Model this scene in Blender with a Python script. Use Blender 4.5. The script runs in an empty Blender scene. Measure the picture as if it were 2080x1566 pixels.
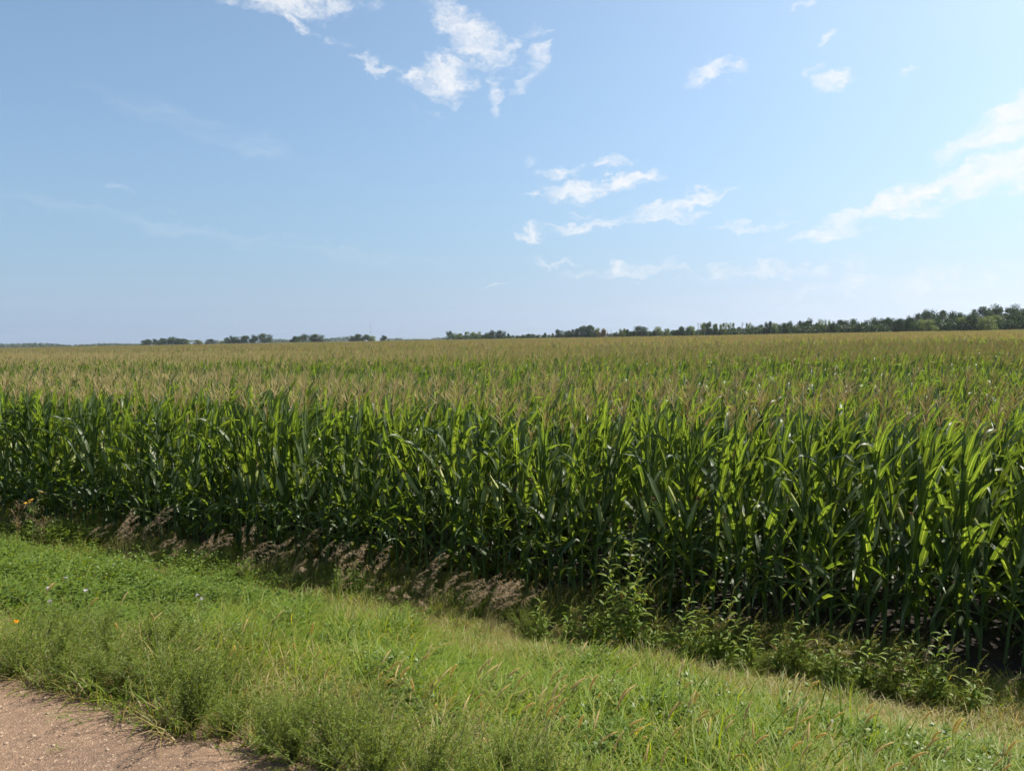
import bpy, math, random
import numpy as np
from mathutils import Vector, Matrix

# ------------------------------------------------------------------ camera, sky, sun, exposure
scene = bpy.context.scene
COL = scene.collection
R = math.radians
EYE = 3.0                       # eye height above the field soil; the road lies 1.35 m above it
FPX, CX, CY = 1485.0, 1040.0, 783.0
cam_data = bpy.data.cameras.new('camera')
cam_data.sensor_width = 36.0
cam_data.lens = 36.0 * FPX / 2080.0
cam_data.clip_start = 0.05
cam_data.clip_end = 20000
cam = bpy.data.objects.new('camera', cam_data)
COL.objects.link(cam)
CAM_M = (Matrix.Translation((0, 0, EYE)) @ Matrix.Rotation(R(90 - 3.7), 4, 'X') @ Matrix.Rotation(R(-1.05), 4, 'Z'))
cam.matrix_world = CAM_M
scene.camera = cam

SUN_AZ, SUN_EL = 65.0, 54.0      # degrees to the right of the view direction, above the horizon
world = bpy.data.worlds.new('World')
scene.world = world
world.use_nodes = True
sun_data = bpy.data.lights.new('sun', 'SUN')
sun_data.energy = 5.0
sun_data.angle = R(0.53)
sun_data.color = (1.0, 0.93, 0.82)
sun = bpy.data.objects.new('sun', sun_data)
COL.objects.link(sun)
sun_dir = Vector((math.sin(R(SUN_AZ)) * math.cos(R(SUN_EL)), math.cos(R(SUN_AZ)) * math.cos(R(SUN_EL)), math.sin(R(SUN_EL))))
sun.rotation_euler = sun_dir.to_track_quat('Z', 'Y').to_euler()
vs = scene.view_settings
vs.view_transform = 'Standard'
vs.look = 'None'
vs.gamma = 1.0
vs.exposure = 0.93
vs.use_curve_mapping = False
scene.cycles.use_denoising = True
scene.cycles.use_adaptive_sampling = True
scene.cycles.adaptive_threshold = 0.02
scene.cycles.adaptive_min_samples = 24
scene.cycles.max_bounces = 6
scene.cycles.diffuse_bounces = 3
scene.cycles.glossy_bounces = 2
scene.cycles.transmission_bounces = 4
scene.cycles.transparent_max_bounces = 8
scene.cycles.volume_bounces = 1
scene.cycles.sample_clamp_indirect = 6.0
scene.cycles.caustics_reflective = False
scene.cycles.caustics_refractive = False

def pix_dir(px, py):
    v = CAM_M.to_3x3() @ Vector(((px - CX) / FPX, -(py - CY) / FPX, -1.0))
    return v.normalized()

# sky: Nishita plus a layer of fair-weather clouds given by direction
def build_world():
    nt = world.node_tree
    N, L = nt.nodes, nt.links
    bg = N['Background']
    bg.inputs['Strength'].default_value = 0.10
    world.cycles.sampling_method = 'NONE'
    sky = N.new('ShaderNodeTexSky')
    sky.sky_type = 'NISHITA'
    sky.sun_disc = False
    sky.sun_elevation = R(SUN_EL)
    sky.sun_rotation = R(SUN_AZ)
    sky.altitude = 400
    sky.air_density = 1.0
    sky.dust_density = 3.0
    sky.ozone_density = 3.0
    def M(op, a, b=None, c=None, clamp=False):
        n = N.new('ShaderNodeMath'); n.operation = op; n.use_clamp = clamp
        for i, v in enumerate((a, b, c)):
            if v is None: continue
            if hasattr(v, 'links'): L.new(v, n.inputs[i])
            else: n.inputs[i].default_value = v
        return n.outputs[0]
    def smooth(v, lo, hi, tlo=0.0, thi=1.0):
        n = N.new('ShaderNodeMapRange'); n.interpolation_type = 'SMOOTHSTEP'
        L.new(v, n.inputs['Value'])
        for k, x in zip(('From Min', 'From Max', 'To Min', 'To Max'), (lo, hi, tlo, thi)): n.inputs[k].default_value = x
        return n.outputs['Result']
    tc = N.new('ShaderNodeTexCoord')
    sep = N.new('ShaderNodeSeparateXYZ'); L.new(tc.outputs['Generated'], sep.inputs[0])
    az = M('ARCTAN2', sep.outputs['X'], sep.outputs['Y'])
    el = M('ARCSINE', sep.outputs['Z'])
    comb = N.new('ShaderNodeCombineXYZ'); L.new(az, comb.inputs[0]); L.new(el, comb.inputs[1])
    base = comb.outputs[0]
    # warp the cloud outlines
    def noise(vec, scale, detail, rough, stretch=(1, 1, 1), rot=0.0, out='Fac', dist=0.0):
        mp = N.new('ShaderNodeMapping'); L.new(vec, mp.inputs['Vector'])
        mp.inputs['Scale'].default_value = stretch
        mp.inputs['Rotation'].default_value = (0, 0, rot)
        n = N.new('ShaderNodeTexNoise'); L.new(mp.outputs[0], n.inputs['Vector'])
        n.inputs['Scale'].default_value = scale; n.inputs['Detail'].default_value = detail
        n.inputs['Roughness'].default_value = rough; n.inputs['Distortion'].default_value = dist
        return n.outputs[out]
    wn = noise(base, 24, 4, .6, (1, 1.5, 1), out='Color')
    sub = N.new('ShaderNodeVectorMath'); sub.operation = 'SUBTRACT'; L.new(wn, sub.inputs[0]); sub.inputs[1].default_value = (.5, .5, .5)
    sca = N.new('ShaderNodeVectorMath'); sca.operation = 'SCALE'; L.new(sub.outputs[0], sca.inputs[0]); sca.inputs['Scale'].default_value = .06
    add = N.new('ShaderNodeVectorMath'); add.operation = 'ADD'; L.new(base, add.inputs[0]); L.new(sca.outputs[0], add.inputs[1])
    warped = add.outputs[0]
    blobs = [(580, -8, 125, 34, 0, 1.0), (600, 42, 45, 11, -38, .8), (685, 85, 30, 18, 10, .5), (752, 4, 30, 14, 0, .55),
             (728, 117, 22, 7, 0, .75), (768, 136, 44, 12, -8, .75), (838, 155, 34, 17, 0, .85), (908, 152, 56, 36, 0, 1.0),
             (955, 72, 100, 34, -34, 1.0), (1030, 102, 44, 15, 22, .8), (905, 20, 44, 9, 20, .45), (1092, 64, 30, 12, 10, .55),
             (1096, 110, 26, 11, 15, .75), (1072, 158, 46, 15, 38, .6), (1002, 185, 16, 40, 10, .65),
             (912, 205, 36, 11, 10, .4), (868, 235, 44, 9, -20, .38), (1453, 138, 56, 17, 8, .92), (1495, 168, 18, 6, 0, .4),
             (1690, 158, 42, 19, 8, .92), (1652, 136, 30, 10, 30, .65), (1693, 75, 24, 13, 22, .65), (1640, 3, 24, 8, 0, .65),
             (1860, 133, 24, 8, 15, .6), (2075, 215, 90, 26, 20, 1.0), (2070, 262, 150, 32, 9, 1.0),
             (1855, 402, 260, 24, 16.5, 1.05), (2050, 345, 130, 42, 17, 1.05), (1850, 437, 84, 13, 5, .6), (1240, 328, 46, 15, 8, .85),
             (1138, 350, 56, 13, -3, .85), (1090, 328, 20, 8, 0, .55), (1175, 388, 76, 21, 5, 1.0), (1278, 370, 66, 20, 4, 1.0),
             (1085, 398, 28, 7, 6, .6), (1395, 412, 105, 16, 9, .9), (1355, 441, 66, 13, 0, .8), (1180, 432, 34, 6, 0, .5),
             (1196, 458, 82, 13, 5, .9), (1077, 474, 32, 13, 0, .8), (1525, 453, 90, 11, 0, .75), (1270, 552, 140, 14, 0, .62),
             (1120, 532, 65, 10, 0, .55), (1570, 546, 190, 17, 0, .6), (1010, 580, 32, 10, 0, .42), (1850, 572, 240, 32, 0, .5)]
    # (az, el, 1) dotted with constant rows: two products per blob
    s3 = N.new('ShaderNodeSeparateXYZ'); L.new(warped, s3.inputs[0])
    c3 = N.new('ShaderNodeCombineXYZ'); L.new(s3.outputs[0], c3.inputs[0]); L.new(s3.outputs[1], c3.inputs[1]); c3.inputs[2].default_value = 1.0
    hom = c3.outputs[0]
    def blob(px, py, a, b, ang, st):
        d = pix_dir(px, py); A, E_ = math.atan2(d.x, d.y), math.asin(d.z); k = math.cos(A) / FPX
        c, s_ = math.cos(R(ang + 1.0)), math.sin(R(ang + 1.0)); ra, rb = a * k * 1.3, b * k * 1.3
        def dot(x, y, z):
            n = N.new('ShaderNodeVectorMath'); n.operation = 'DOT_PRODUCT'; L.new(hom, n.inputs[0]); n.inputs[1].default_value = (x, y, z); return n.outputs['Value']
        X = dot(c / ra, s_ / ra, -(c * A + s_ * E_) / ra); Y = dot(-s_ / rb, c / rb, -(-s_ * A + c * E_) / rb)
        r2 = M('MULTIPLY_ADD', X, X, M('MULTIPLY', Y, Y))
        return M('MULTIPLY_ADD', r2, -st, st)
    mask = None
    for bl in blobs:
        m = blob(*bl); mask = m if mask is None else M('MAXIMUM', mask, m)
    mask = M('MAXIMUM', mask, 0.0)
    # the same kind of scattered cloud goes on all round the sky outside the view
    far = noise(base, 3.2, 2, .5, (1, 2.2, 1))
    patch = smooth(far, .56, .74, 0, .95)
    side = smooth(M('ABSOLUTE', az), .66, .9)
    high = smooth(el, .46, .62)
    out_view = M('MAXIMUM', side, high)
    above = smooth(el, .02, .2)
    mask = M('MAXIMUM', mask, M('MULTIPLY', M('MULTIPLY', patch, out_view), above))
    det = noise(warped, 52, 6, .68, (.62, 1.25, 1), R(-8))
    dens = M('ADD', mask, M('MULTIPLY', M('SUBTRACT', det, .5), 1.9))
    alpha = smooth(dens, .14, 1.35)
    alpha = M('MULTIPLY', alpha, smooth(mask, .0, .35))
    # faint cirrus streaks
    wisp = None
    for bl in [(480, 288, 260, 20, -17, .13), (470, 478, 430, 13, -8, .12), (240, 385, 26, 8, 0, .2), (1750, 610, 420, 40, 0, .16)]:
        m = blob(*bl); wisp = m if wisp is None else M('MAXIMUM', wisp, m)
    wisp = M('MAXIMUM', wisp, 0.0)
    wisp = M('MULTIPLY', wisp, smooth(noise(warped, 30, 3, .6, (.35, 1.6, 1), R(10)), .3, .75))
    alpha = M('MAXIMUM', M('MULTIPLY', alpha, .9), wisp)
    tint = N.new('ShaderNodeMix'); tint.data_type = 'RGBA'; tint.blend_type = 'MULTIPLY'; tint.inputs[0].default_value = 1.0
    L.new(sky.outputs[0], tint.inputs[6])
    ramp = N.new('ShaderNodeValToRGB'); L.new(sep.outputs['Z'], ramp.inputs[0])      # haze towards the horizon, the same all round
    el_ = ramp.color_ramp.elements; stops = [(0.000, (0.143, 0.173, 0.245)), (0.006, (0.122, 0.163, 0.242)), (0.012, (0.102, 0.133, 0.200)), (0.025, (0.088, 0.111, 0.164)), (0.040, (0.078, 0.092, 0.127)), (0.060, (0.072, 0.081, 0.102)), (0.085, (0.070, 0.077, 0.088)), (0.120, (0.072, 0.078, 0.082)), (0.170, (0.078, 0.083, 0.082)), (0.250, (0.083, 0.089, 0.085)), (0.340, (0.087, 0.093, 0.087)), (1.000, (0.094, 0.099, 0.091))]
    el_[0].position, el_[1].position = 0, 1
    for ps_, c_ in stops[1:-1]: el_.new(ps_)
    for e_, (ps_, c_) in zip(el_, stops): e_.position = ps_; e_.color = (*c_, 1)
    dbl = N.new('ShaderNodeVectorMath'); dbl.operation = 'SCALE'; L.new(ramp.outputs[0], dbl.inputs[0]); dbl.inputs['Scale'].default_value = 10.6
    L.new(dbl.outputs[0], tint.inputs[7])
    mix = N.new('ShaderNodeMix'); mix.data_type = 'RGBA'
    L.new(alpha, mix.inputs[0]); L.new(tint.outputs[2], mix.inputs[6])
    mix.inputs[7].default_value = (5.2, 5.2, 5.25, 1)
    L.new(mix.outputs[2], bg.inputs['Color'])
build_world()

# ------------------------------------------------------------------ helpers
RNG = random.Random(7)
NPR = np.random.default_rng(11)
UDIR = Vector((math.cos(R(25.3)), -math.sin(R(25.3)), 0))     # along the corn rows and the road
VDIR = Vector((math.sin(R(25.3)), math.cos(R(25.3)), 0))      # away from the road into the field
ROW0, ROWGAP, ROAD_EDGE = 7.65, 0.76, 2.0
def xy(u, v): return (UDIR.x * u + VDIR.x * v, UDIR.y * u + VDIR.y * v)
def uv_of(x, y): return (UDIR.x * x + UDIR.y * y, VDIR.x * x + VDIR.y * y)
def sstep(a, b, x):
    t = min(1.0, max(0.0, (x - a) / (b - a))); return t * t * (3 - 2 * t)
def bumps(u, v):
    return (math.sin(u * 1.7 + v * .6) * .5 + math.sin(u * .83 - v * 1.9 + 1.3) * .5 + math.sin(u * 3.1 + v * 2.7 + .4) * .3)
def ground_z(u, v):
    if v < -7.0: z = 1.35 * (1 - sstep(-7.0, -11.0, v)) if v > -11 else 0.0
    elif v < ROAD_EDGE: z = 1.35
    else:
        t = min(1.0, (v - ROAD_EDGE) / (6.5 - ROAD_EDGE))
        z = 1.35 * (1 - (0.75 * t + 0.25 * t * t * (3 - 2 * t)))
        z += 0.03 * bumps(u, v) * sstep(2.4, 3.4, v) * (1 - sstep(5.6, 6.6, v))
    return z
def ground_hit(px, py, lift=0.0):
    d = pix_dir(px, py); t = 0.8
    while t < 60:
        x, y, z = d.x * t, d.y * t, EYE + d.z * t
        u, v = uv_of(x, y)
        if z <= ground_z(u, v) + lift: return u, v
        t += 0.01
    return uv_of(d.x * t, d.y * t)
def project(p):
    q = CAM_M.inverted() @ Vector(p)
    if q.z >= -0.01: return None
    return (CX + FPX * q.x / -q.z, CY - FPX * q.y / -q.z, -q.z)

class MB:
    """collects vertices, faces, a uv and a per-vertex random number, and links them as one mesh object"""
    def __init__(s): s.v, s.f, s.uv, s.r, s.m = [], [], [], [], []
    def add(s, verts, faces, uvs=None, rnd=0.5, mat=0):
        o = len(s.v); s.v.extend(verts); s.f.extend(tuple(i + o for i in f) for f in faces)
        s.uv.extend(uvs if uvs else [(0.5, 0.5)] * len(verts)); s.r.extend([rnd] * len(verts)); s.m.extend([mat] * len(faces))
    def merge(s, o, mat=None, off=(0, 0, 0)):
        k = len(s.v); s.v.extend((a[0] + off[0], a[1] + off[1], a[2] + off[2]) for a in o.v); s.f.extend(tuple(i + k for i in f) for f in o.f)
        s.uv.extend(o.uv); s.r.extend(o.r); s.m.extend(o.m if mat is None else [mat] * len(o.f))
    def mesh(s, name, mats, smooth=True):
        me = bpy.data.meshes.new(name)
        me.from_pydata([tuple(map(float, a)) for a in s.v], [], s.f)
        for m in mats: me.materials.append(m)
        n = len(me.loops); vi = np.empty(n, np.int32); me.loops.foreach_get('vertex_index', vi)
        uvl = me.uv_layers.new(name='UVMap'); uvl.data.foreach_set('uv', np.asarray(s.uv, np.float32)[vi].ravel())
        at = me.attributes.new('rnd', 'FLOAT', 'POINT'); at.data.foreach_set('value', np.asarray(s.r, np.float32))
        if len(mats) > 1: me.polygons.foreach_set('material_index', np.asarray(s.m, np.int32))
        if smooth: me.polygons.foreach_set('use_smooth', np.ones(len(me.polygons), bool))
        me.update()
        return me
    def build(s, name, mats, parent=None, smooth=True, loc=None):
        o = bpy.data.objects.new(name, s.mesh(name, mats if isinstance(mats, (list, tuple)) else [mats], smooth))
        COL.objects.link(o)
        if parent: o.parent = parent
        if loc: o.location = loc
        return o

def tag(o, label=None, cat=None, group=None, kind=None):
    for k, v in (('label', label), ('category', cat), ('group', group), ('kind', kind)):
        if v: o[k] = v
    return o
def empty(name, loc=(0, 0, 0), rz=0.0, sc=1.0):
    o = bpy.data.objects.new(name, None); COL.objects.link(o)
    o.location = loc; o.rotation_euler = (0, 0, rz); o.scale = (sc, sc, sc); o.empty_display_size = .1
    return o
def copy_tree(o, parent=None):
    c = o.copy(); COL.objects.link(c); c.parent = parent
    for ch in KIDS.get(o.name, ()): copy_tree(ch, c)
    return c
KIDS = {}
def note_kids(o):
    KIDS[o.name] = list(o.children)
    for c in o.children: note_kids(c)

def tube(mb, pts, rads, n=5, rnd=.5, mat=0, cap=False):
    """tapered tube through points"""
    vs_, fs, uvs = [], [], []
    pts = [Vector(p) for p in pts]
    prev = None
    for i, p in enumerate(pts):
        t = (pts[min(i + 1, len(pts) - 1)] - pts[max(i - 1, 0)]).normalized()
        if prev is None: a = t.orthogonal().normalized()
        else: a = (prev - t * prev.dot(t)).normalized()
        prev = a; b = t.cross(a)
        for k in range(n):
            th = 2 * math.pi * k / n
            q = p + (a * math.cos(th) + b * math.sin(th)) * rads[i]
            vs_.append(q[:]); uvs.append((k / n, i / (len(pts) - 1)))
    for i in range(len(pts) - 1):
        for k in range(n):
            a_, b_ = i * n + k, i * n + (k + 1) % n
            fs.append((a_, b_, b_ + n, a_ + n))
    if cap: fs.append(tuple(range((len(pts) - 1) * n, len(pts) * n)))
    mb.add(vs_, fs, uvs, rnd, mat)

def strip(mb, pts, widths, side, rnd=.5, mat=0):
    """flat tapered blade through points"""
    vs_, fs, uvs = [], [], []
    n = len(pts)
    pts = [Vector(p) for p in pts]; side = Vector(side)
    for i in range(n):
        t = (pts[min(i + 1, n - 1)] - pts[max(i - 1, 0)]).normalized()
        s_ = side - t * side.dot(t)
        s_ = s_.normalized() if s_.length > 1e-6 else t.orthogonal().normalized()
        if i < n - 1:
            vs_ += [(pts[i] - s_ * widths[i])[:], (pts[i] + s_ * widths[i])[:]]; uvs += [(0, i / (n - 1)), (1, i / (n - 1))]
        else:
            vs_.append(pts[i][:]); uvs.append((.5, 1))
    for i in range(n - 2): fs.append((2 * i, 2 * i + 1, 2 * i + 3, 2 * i + 2))
    fs.append((2 * (n - 2), 2 * (n - 2) + 1, 2 * (n - 1)))
    mb.add(vs_, fs, uvs, rnd, mat)

# geometry-node scatter for what nobody could count
def scatter(name, protos, pos, rot, scl, idx):
    coll = bpy.data.collections.new(name + '_source')
    for i, (me) in enumerate(protos):
        o = bpy.data.objects.new('%s_%03d' % (name, i), me); coll.objects.link(o)
    me = bpy.data.meshes.new(name)
    me.from_pydata([tuple(p) for p in pos], [], [])
    a = me.attributes.new('rot', 'FLOAT_VECTOR', 'POINT'); a.data.foreach_set('vector', np.asarray(rot, np.float32).ravel())
    a = me.attributes.new('scl', 'FLOAT_VECTOR', 'POINT'); a.data.foreach_set('vector', np.asarray(scl, np.float32).ravel())
    a = me.attributes.new('idx', 'INT', 'POINT'); a.data.foreach_set('value', np.asarray(idx, np.int32))
    ob = bpy.data.objects.new(name, me); COL.objects.link(ob)
    ng = bpy.data.node_groups.new(name, 'GeometryNodeTree')
    ng.interface.new_socket('Geometry', in_out='INPUT', socket_type='NodeSocketGeometry')
    ng.interface.new_socket('Geometry', in_out='OUTPUT', socket_type='NodeSocketGeometry')
    N, L = ng.nodes, ng.links
    gi, go = N.new('NodeGroupInput'), N.new('NodeGroupOutput')
    ci = N.new('GeometryNodeCollectionInfo'); ci.inputs['Collection'].default_value = coll
    ci.inputs['Separate Children'].default_value = True; ci.inputs['Reset Children'].default_value = True
    iop = N.new('GeometryNodeInstanceOnPoints'); iop.inputs['Pick Instance'].default_value = True
    def attr(nm, t):
        n = N.new('GeometryNodeInputNamedAttribute'); n.data_type = t; n.inputs['Name'].default_value = nm; return n.outputs['Attribute']
    e2r = N.new('FunctionNodeEulerToRotation'); L.new(attr('rot', 'FLOAT_VECTOR'), e2r.inputs[0])
    L.new(gi.outputs[0], iop.inputs['Points']); L.new(ci.outputs[0], iop.inputs['Instance'])
    L.new(attr('idx', 'INT'), iop.inputs['Instance Index']); L.new(e2r.outputs[0], iop.inputs['Rotation'])
    L.new(attr('scl', 'FLOAT_VECTOR'), iop.inputs['Scale']); L.new(iop.outputs[0], go.inputs[0])
    md = ob.modifiers.new('scatter', 'NODES'); md.node_group = ng
    return ob

# ------------------------------------------------------------------ materials
def new_mat(name):
    m = bpy.data.materials.new(name); m.use_nodes = True
    for n in list(m.node_tree.nodes):
        if n.type != 'OUTPUT_MATERIAL': m.node_tree.nodes.remove(n)
    return m, m.node_tree.nodes, m.node_tree.links, m.node_tree.nodes['Material Output']
def foliage(name, c1, c2, trans, tmix=.4, rough=.45, spec=.5, c3=None, rib=None, hue=.15, tip=None, grain=0.0):
    """leaf: base colour between c1 and c2 by a random number, light coming through, some gloss"""
    m, N, L, out = new_mat(name)
    at = N.new('ShaderNodeAttribute'); at.attribute_name = 'rnd'
    oi = N.new('ShaderNodeObjectInfo')
    add = N.new('ShaderNodeMath'); add.operation = 'MULTIPLY_ADD'; L.new(oi.outputs['Random'], add.inputs[0]); add.inputs[1].default_value = .62
    L.new(at.outputs['Fac'], add.inputs[2])
    fr = N.new('ShaderNodeMath'); fr.operation = 'FRACT'; L.new(add.outputs[0], fr.inputs[0])
    ramp = N.new('ShaderNodeValToRGB'); L.new(fr.outputs[0], ramp.inputs[0])
    ramp.color_ramp.elements[0].color = (*c1, 1); ramp.color_ramp.elements[1].color = (*c2, 1)
    ramp.color_ramp.elements[1].position = .86
    if c3: e = ramp.color_ramp.elements.new(.97); e.color = (*c3, 1)
    col = ramp.outputs[0]
    uv = N.new('ShaderNodeUVMap'); sep = N.new('ShaderNodeSeparateXYZ'); L.new(uv.outputs[0], sep.inputs[0])
    def mixc(fac, a, b):
        n = N.new('ShaderNodeMix'); n.data_type = 'RGBA'
        L.new(fac, n.inputs[0]); L.new(a, n.inputs[6])
        if hasattr(b, 'links'): L.new(b, n.inputs[7])
        else: n.inputs[7].default_value = (*b, 1)
        return n.outputs[2]
    if grain:
        nz = N.new('ShaderNodeTexNoise'); mp = N.new('ShaderNodeMapping'); L.new(uv.outputs[0], mp.inputs[0])
        mp.inputs['Scale'].default_value = (26, 2.2, 1); L.new(mp.outputs[0], nz.inputs['Vector']); nz.inputs['Scale'].default_value = 1.0; nz.inputs['Detail'].default_value = 3
        mr = N.new('ShaderNodeMapRange'); L.new(nz.outputs['Fac'], mr.inputs['Value']); mr.inputs['From Min'].default_value = .35; mr.inputs['From Max'].default_value = .75
        mr.inputs['To Max'].default_value = grain
        col = mixc(mr.outputs[0], col, tuple(min(1, x * 1.9) for x in c2))
    if rib:
        mr = N.new('ShaderNodeMapRange'); ab = N.new('ShaderNodeMath'); ab.operation = 'SUBTRACT'; L.new(sep.outputs[0], ab.inputs[0]); ab.inputs[1].default_value = .5
        ab2 = N.new('ShaderNodeMath'); ab2.operation = 'ABSOLUTE'; L.new(ab.outputs[0], ab2.inputs[0])
        L.new(ab2.outputs[0], mr.inputs['Value']); mr.inputs['From Min'].default_value = .075; mr.inputs['From Max'].default_value = .035
        col = mixc(mr.outputs[0], col, rib)
    if tip:
        mr = N.new('ShaderNodeMapRange'); L.new(sep.outputs[1], mr.inputs['Value']); mr.inputs['From Min'].default_value = tip[1]; mr.inputs['From Max'].default_value = 1.05
        mr.inputs['To Max'].default_value = tip[2] if len(tip) > 2 else .8
        col = mixc(mr.outputs[0], col, tip[0])
    p = N.new('ShaderNodeBsdfPrincipled'); L.new(col, p.inputs['Base Color']); p.inputs['Roughness'].default_value = rough
    p.inputs['Specular IOR Level'].default_value = spec
    tr = N.new('ShaderNodeBsdfTranslucent')
    tm = N.new('ShaderNodeMix'); tm.data_type = 'RGBA'; tm.blend_type = 'MULTIPLY'; tm.inputs[0].default_value = 1.0
    L.new(col, tm.inputs[6]); tm.inputs[7].default_value = (*trans, 1); L.new(tm.outputs[2], tr.inputs['Color'])
    mx = N.new('ShaderNodeMixShader'); mx.inputs[0].default_value = tmix
    L.new(p.outputs[0], mx.inputs[1]); L.new(tr.outputs[0], mx.inputs[2]); L.new(mx.outputs[0], out.inputs['Surface'])
    return m

MAT = {}
MAT['corn_leaf'] = foliage('corn_leaf', (.029, .056, .020), (.050, .080, .022), (3.3, 3.0, .75), .43, .46, .40, c3=(.062, .092, .026), rib=(.15, .19, .085), grain=.35)
MAT['stalk'] = foliage('corn_stalk', (.07, .12, .028), (.10, .14, .04), (1, 1, 1), .08, .5, .4)
MAT['tassel'] = foliage('corn_tassel', (.56, .48, .27), (.49, .405, .22), (1.25, 1.15, .75), .46, .7, .2, c3=(.38, .37, .14))
MAT['far_tassel'] = foliage('far_corn_tassel', (.34, .26, .14), (.29, .22, .12), (1.2, 1.05, .75), .4, .8, .15)
MAT['husk'] = foliage('corn_husk', (.22, .27, .08), (.29, .32, .12), (1.2, 1.2, .8), .2, .5, .4, grain=.5, tip=((.30, .24, .09), .75, .6))
MAT['silk'] = foliage('corn_silk', (.12, .06, .03), (.2, .1, .05), (1, 1, 1), .2, .8, .2)
MAT['grass'] = foliage('grass_blade', (.080, .142, .012), (.142, .198, .019), (2.2, 1.9, .5), .44, .5, .2, c3=(.25, .21, .055), tip=((.16, .19, .032), .55, .35))
MAT['drygrass'] = foliage('dry_grass_blade', (.11, .14, .026), (.22, .185, .055), (1.6, 1.4, .75), .4, .5, .3, c3=(.36, .28, .14), tip=((.31, .245, .115), .4, .65))
MAT['clover'] = foliage('clover_leaf', (.072, .128, .016), (.120, .170, .024), (2.3, 1.95, .6), .42, .45, .3)
MAT['kochia'] = foliage('kochia_leaf', (.095, .150, .026), (.15, .19, .036), (1.8, 1.55, .6), .38, .6, .12, c3=(.16, .19, .07))
MAT['weed'] = foliage('weed_leaf', (.10, .165, .024), (.155, .205, .034), (2.4, 2.1, .7), .46, .5, .25, rib=(.14, .2, .07))
MAT['weedstem'] = foliage('weed_stem', (.12, .16, .05), (.16, .17, .07), (1, 1, 1), .1, .6, .3)
MAT['seedspike'] = foliage('weed_seed_spike', (.22, .25, .06), (.30, .29, .08), (1.5, 1.3, .8), .4, .6, .3, c3=(.30, .24, .07))
MAT['brome'] = foliage('brome_spikelet', (.38, .285, .20), (.48, .37, .26), (1.25, 1.12, .95), .46, .6, .3)
MAT['bromestem'] = foliage('brome_stem', (.28, .22, .12), (.22, .22, .09), (1, 1, 1), .2, .6, .3)
MAT['foxtail'] = foliage('foxtail_head', (.56, .45, .20), (.62, .52, .25), (1.25, 1.15, .75), .5, .65, .2, c3=(.34, .34, .13))
MAT['petal'] = foliage('yellow_petal', (.75, .40, .02), (.8, .48, .03), (1.3, 1.1, .8), .35, .6, .3)
MAT['pale_petal'] = foliage('pale_petal', (.62, .55, .60), (.7, .66, .68), (1.1, 1.1, 1.1), .35, .6, .3)
MAT['deadstem'] = foliage('dead_stem', (.17, .10, .055), (.25, .16, .08), (1, 1, 1), .15, .7, .2)
MAT['tree_leaf'] = foliage('tree_leaf', (.016, .034, .014), (.030, .055, .018), (1.7, 1.7, .7), .28, .6, .2, c3=(.05, .08, .022))
MAT['tree_pale'] = foliage('pale_tree_leaf', (.07, .11, .03), (.11, .145, .04), (1.7, 1.6, .7), .36, .55, .35, c3=(.17, .17, .05))
MAT['tree_rust'] = foliage('rusty_tree_leaf', (.10, .095, .03), (.17, .11, .035), (1.6, 1.3, .7), .36, .55, .35)
MAT['far_leaf'] = foliage('far_tree_leaf', (.035, .06, .026), (.05, .08, .032), (1.4, 1.4, .8), .3, .6, .3)
def plain(name, c1, c2, scale=8.0, rough=.8, bump=0.0, detail=6, spec=.3, c3=None):
    m, N, L, out = new_mat(name)
    tc = N.new('ShaderNodeTexCoord'); nz = N.new('ShaderNodeTexNoise'); L.new(tc.outputs['Object'], nz.inputs['Vector'])
    nz.inputs['Scale'].default_value = scale; nz.inputs['Detail'].default_value = detail; nz.inputs['Roughness'].default_value = .65
    ramp = N.new('ShaderNodeValToRGB'); L.new(nz.outputs['Fac'], ramp.inputs[0])
    ramp.color_ramp.elements[0].position = .32; ramp.color_ramp.elements[1].position = .68
    ramp.color_ramp.elements[0].color = (*c1, 1); ramp.color_ramp.elements[1].color = (*c2, 1)
    if c3: e = ramp.color_ramp.elements.new(.8); e.color = (*c3, 1)
    p = N.new('ShaderNodeBsdfPrincipled'); L.new(ramp.outputs[0], p.inputs['Base Color']); p.inputs['Roughness'].default_value = rough
    p.inputs['Specular IOR Level'].default_value = spec
    if bump:
        b = N.new('ShaderNodeBump'); b.inputs['Strength'].default_value = bump; b.inputs['Distance'].default_value = .02
        L.new(nz.outputs['Fac'], b.inputs['Height']); L.new(b.outputs[0], p.inputs['Normal'])
    L.new(p.outputs[0], out.inputs['Surface'])
    return m
MAT['bark'] = plain('bark', (.06, .045, .03), (.12, .095, .07), 6)
MAT['deadwood'] = plain('dead_wood', (.16, .13, .10), (.28, .24, .2), 6)
MAT['steel'] = plain('mast_steel', (.32, .33, .34), (.4, .4, .41), 4, .5)
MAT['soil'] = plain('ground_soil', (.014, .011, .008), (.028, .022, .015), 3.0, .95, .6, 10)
MAT['canopy'] = plain('corn_canopy', (.028, .045, .014), (.07, .075, .026), 1.4, .8, .8, 8, c3=(.10, .092, .036))  # colours lowered to stand in for the self-shadowing a flat sheet lacks
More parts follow.
